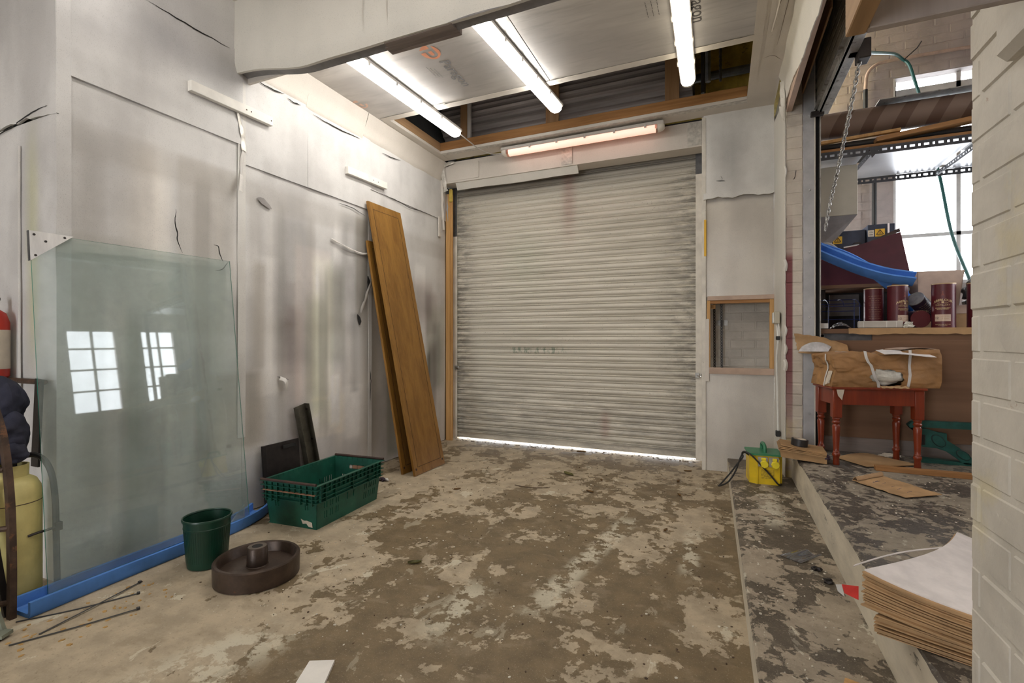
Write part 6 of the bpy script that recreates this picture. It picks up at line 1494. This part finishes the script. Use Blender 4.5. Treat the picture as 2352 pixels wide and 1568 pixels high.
solo('rubble_scraps', MB().grid(blob((0, 0, 0.03), (0.10, 0.03, 0.028), 5, 0.5, fold=6), 26, 14), M['bucket'], 'dark green scraps on the slotted shelf beside the plank', 'scraps', (1.86, 5.205, 2.955))
ct = thing('cardboard_tube', 'large spiral-striped cardboard tube lying on the slotted shelf', 'cardboard tube', (1.6, 5.22, 3.20))
MB().tube([(-0.90, 0, 0), (-0.4, 0, 0.002), (0.2, 0, 0.0), (0.95, 0, 0.0)], 0.112, 36, caps=False).build('shell', M['tubecard'], ct, smooth=True)
MB().tube([(-0.90, 0, 0), (0.95, 0, 0)], 0.104, 36, caps=False).build('inner_wall', M['card'], ct, smooth=True)
solo('metal_sheet', MB().box(-0.34, 0.75, -0.16, 0.18, 0, 0.006), M['galv'], 'thin grey metal sheet lying on the big cardboard tube', 'metal sheet', (1.60, 5.24, 3.318))
# conduits and green hose on the back wall
cd_ = thing('wall_conduit', 'pink painted conduit bending down the brick wall to a black pipe', 'conduit', (1.4, 5.96, 3.6))
O8 = (1.4, 5.96, 3.6)
MB(O8).tube(spline([(2.45, 5.955, 4.035), (2.0, 5.955, 4.045), (1.55, 5.955, 4.05), (1.44, 5.955, 4.03), (1.375, 5.955, 3.96), (1.36, 5.955, 3.85), (1.358, 5.955, 3.78)], 6), 0.016, 10).build('painted_run', M['pipe'], cd_, smooth=True)
MB(O8).tube([(1.358, 5.955, 3.80), (1.358, 5.955, 3.35)], 0.020, 10).build('black_run', M['black'], cd_, smooth=True)
solo('black_pipe', MB().tube([(0, 0, 0), (0, 0, 0.75)], 0.020, 10), M['black'], 'black vertical pipe on the brick wall beside the window', 'pipe', (1.432, 5.955, 2.12), smooth=True)
gh = thing('green_hose', 'green hose strung from the bracket across the window to the bench', 'hose', (1.7, 5.85, 4.0))
O9 = (1.7, 5.85, 4.0)
MB(O9).tube(spline([(0.83, 3.62, 3.03), (1.10, 4.6, 3.50), (1.50, 5.6, 3.94), (1.64, 5.88, 4.01), (1.70, 5.90, 3.95), (1.745, 5.90, 3.78), (1.80, 5.90, 3.55), (1.88, 5.95, 3.2), (1.965, 5.965, 2.80), (2.03, 5.90, 2.25), (2.12, 5.80, 1.82), (2.16, 5.72, 1.60)], 8), 0.014, 8).build('hose', M['greenhose'], gh, smooth=True)
MB(O9).tube([(1.655, 5.88, 4.00), (1.75, 5.86, 4.08), (1.78, 5.84, 4.13)], 0.005, 6).build('tie_tail', M['black'], gh)
# ---------------------------------------------------------------- platform items
ir = thing('iron_stand', 'teal painted cast iron machine stand with oval panels behind the red table', 'machine stand', (1.45, 4.44, 0.35))
O10 = (1.45, 4.44, 0.35); yI = 4.445
def XZ(L_): return [(x, yI, z) for x, z in L_]
MB(O10).prism(XZ([(1.275, 0.620), (1.30, 0.645), (1.34, 0.655), (2.0, 0.66), (2.0, 0.612), (1.36, 0.607), (1.30, 0.585)]), (0, 0.05, 0)).build('top_rail', M['teal'], ir)
MB(O10).prism(XZ([(1.285, 0.60), (1.38, 0.60), (1.45, 0.578), (1.50, 0.572), (1.50, 0.525), (1.57, 0.475), (1.65, 0.40), (1.67, 0.362), (1.60, 0.362), (1.555, 0.40), (1.50, 0.442), (1.44, 0.462), (1.36, 0.466), (1.33, 0.49), (1.33, 0.56)]), (0, 0.035, 0)).build('leg_casting', M['teal'], ir)
MB(O10).prism(XZ([(1.34, 0.350), (1.68, 0.350), (1.68, 0.366), (1.34, 0.385)]), (-0.0, 0.06, 0)).build('foot', M['teal'], ir)
for cx_, cz, a, b, r_ in ((1.452, 0.517, 0.047, 0.030, -50), (1.592, 0.425, 0.042, 0.024, -38)):
    pts = []
    for k in range(20):
        q = 2 * math.pi * k / 20; c, s_ = math.cos(math.radians(r_)), math.sin(math.radians(r_)); ux, uz = a * math.cos(q), b * math.sin(q)
        pts.append((cx_ + c * ux - s_ * uz, yI - 0.002, cz + s_ * ux + c * uz))
    p_ = MB(O10).prism(pts, (0, -0.004, 0)).build('oval_panel', M['teal'], ir); MB(O10).tube(pts, 0.005, 6, closed=True).build('oval_groove', M['tealdark'], p_)
MB(O10).box(1.335, 1.375, yI - 0.003, yI + 0.03, 0.48, 0.555).build('slot', M['gap'], ir)
solo('timber_strip', MB().cbox((0, 0, 0.0165), (0.62, 0.055, 0.032), 0.002), M['timber'], 'straight brown timber strip lying on the platform before the iron stand', 'timber strip', (1.29, 4.055, 0.35), math.radians(-1.5))
for i, (lab, pts, z) in enumerate((('flat torn piece of brown cardboard lying under the red table', [(0.80, 4.33), (1.06, 4.58), (1.30, 4.30), (0.945, 4.098)], 0.352),)):
    t = thing('cardboard_sheet', lab, 'cardboard', (1.0, 4.3, z))
    MB((1.0, 4.3, z)).grid(lambda u, v: tuple((Vector((*pts[0], 0)).lerp(Vector((*pts[1], 0)), u)).lerp(Vector((*pts[3], 0)).lerp(Vector((*pts[2], 0)), u), v).xy) + (z + 0.006 + 0.012 * math.sin(u * 3) * (1 - v),), 12, 10, (0, 0, 0.003)).build('sheet', M['card'], t, smooth=True)
ws = thing('paper_scrap', 'crumpled pale paper scrap on the platform behind the red table', 'paper scrap', (1.19, 4.545, 0.350))
MB().grid(blob((0, 0, 0.012), (0.06, 0.03, 0.012), 4, 0.7, fold=6), 18, 10).build('paper', M['label'], ws)
pb = thing('paper_bag', 'brown kraft paper bag with faded blue writing lying on the platform', 'paper bag', (0.97, 3.62, 0.352))
bagc = [(0.765, 3.655), (0.955, 3.885), (1.165, 3.52), (0.955, 3.375)]
def bagpt(u, v, dz=0):
    a = Vector((*bagc[0], 0)).lerp(Vector((*bagc[1], 0)), v); b = Vector((*bagc[3], 0)).lerp(Vector((*bagc[2], 0)), v); p = a.lerp(b, u)
    w = 0.008 * mnoise.noise(Vector((u * 9, v * 5, 0)))
    return Vector((p.x + w, p.y + w, 0.354 + 0.004 * mnoise.noise(Vector((u * 6, v * 4, 3))) + 0.006 + dz))
OB = (0.97, 3.62, 0.352)
MB(OB).grid(lambda u, v: bagpt(u, v), 20, 10, (0, 0, 0.003)).build('bag_front', M['kraft'], pb, smooth=True)
MB(OB).grid(lambda u, v: bagpt(u * 0.10, v, 0.004 + 0.02 * math.sin(u * 3)), 5, 10, (0, 0, 0.002)).build('folded_mouth', M['kraft'], pb, smooth=True)
dirv = (Vector((*bagc[1], 0)) - Vector((*bagc[0], 0))).normalized(); dnx = (Vector((*bagc[3], 0)) - Vector((*bagc[0], 0))).normalized()
for k, (u, s_, w_) in enumerate(((0.24, '-=-==-=', 0.030), (0.36, '- - --', 0.022), (0.52, '-- - -', 0.020), (0.64, '- --- -', 0.022), (0.80, '-- -- ---', 0.018))):
    p = bagpt(u, 0.45, 0.0045); R_ = Matrix((dirv, -dnx, Vector((0, 0, 1)))).transposed().to_4x4()
    text('faded_writing', s_, w_, Matrix.Translation(p - Vector(OB)) @ R_, M['ink'], pb)
solo('plastic_film', MB().grid(lambda u, v: (0.09 * u + 0.11 * v, 0.12 * v - 0.06 * u, 0.002 + 0.014 * math.sin(u * 5) ** 2 * v), 12, 8, (0, 0, 0.0008)), M['film'], 'loose piece of clear plastic film lying on the lower step', 'plastic film', (0.28, 2.85, 0.131), smooth=True)
for k, (x, y) in enumerate(((0.43, 2.74), (0.455, 2.62))):
    solo('concrete_crumb', MB().grid(blob((0, 0, 0.008), (0.02, 0.014, 0.010), k + 2, 0.6), 12, 8), M['blacksteel'], ('small dark crumb of concrete against the riser beside the clear film', 'second dark crumb of concrete against the riser, farther from the film')[k], 'rubble', (x, y, 0.131), group='crumbs on the step')
# stack of brown paper sheets in the foreground
stk = thing('paper_stack', 'thick stack of brown paper sheets with white top overhanging the platform edge', 'paper stack', (0.62, 1.90, 0.352))
rk = random.Random(21)
NS = 34
for k in range(NS):
    q = k / (NS - 1); z = 0.0 + 0.150 * q; low = q < 0.36
    ang = math.radians(-27 + (6 if low else 0) + rk.uniform(-1.2, 1.2)); cx0, cy0 = -0.212 + (0.028 if low else 0.0) + rk.uniform(-0.006, 0.006), -0.105 + rk.uniform(-0.008, 0.008) + (0.0 if low else 0.02)
    L_, Wd = 0.50, 0.62; bng = ang + math.radians(77)
    def f(u, v, z=z, ang=ang, bng=bng, cx0=cx0, cy0=cy0, q=q, low=low):
        a, b = u * L_, v * Wd; s_ = 0.04 * math.sin(math.pi * v) * q
        x = cx0 + a * math.cos(ang) + b * math.cos(bng) + s_; y = cy0 + a * math.sin(ang) + b * math.sin(bng) - s_
        lift = 0.026 * q * math.exp(-(u / 0.25)) * (1 if not low else 0.4) + 0.018 * q * math.sin(v * 3.0) - 0.012 * q * math.sin(u * 3.0)
        return (x, y, z + lift + (0.004 if not low else 0))
    m_ = M['kraft'] if k < NS - 1 else M['paperwhite']
    MB().grid(f, 12, 10, (0, 0, 0.0040 if k % 5 else 0.0030)).build('paper_sheet', m_, stk, smooth=False)
MB().grid(lambda u, v: (-0.235 + 0.36 * u + 0.02 * v, -0.07 + 0.07 * v + 0.33 * u, 0.180 + 0.010 * math.sin(4 * u) - 0.02 * v), 10, 6, (0, 0, 0.002)).build('paper_sheet', M['paperwhite'], stk, smooth=True)
tg = thing('tape_tag', 'red and white tape tag sticking out of the paper stack', 'tape', (0.39, 1.79, 0.47))
MB().prism([(0.0, 0.0, 0.02), (-0.045, -0.010, 0.022), (-0.038, -0.010, -0.004), (0.0, 0.0, -0.022)], (0.001, 0.001, 0)).build('red_part', MAT('red_tape', (0.75, 0.06, 0.05), 0.4), tg)
MB().prism([(-0.0455, -0.0105, 0.022), (-0.062, -0.014, 0.020), (-0.056, -0.013, 0.0), (-0.0385, -0.0105, -0.014)], (0.001, 0.001, 0)).build('white_part', M['white'], tg)
solo('timber_offcut', MB().box(0, 0.10, 0, 0.045, 0, 0.06, 0.002), M['timber_z'], 'square pale timber offcut lying on the lower step', 'timber offcut', (0.345, 1.765, 0.131), math.radians(-18))
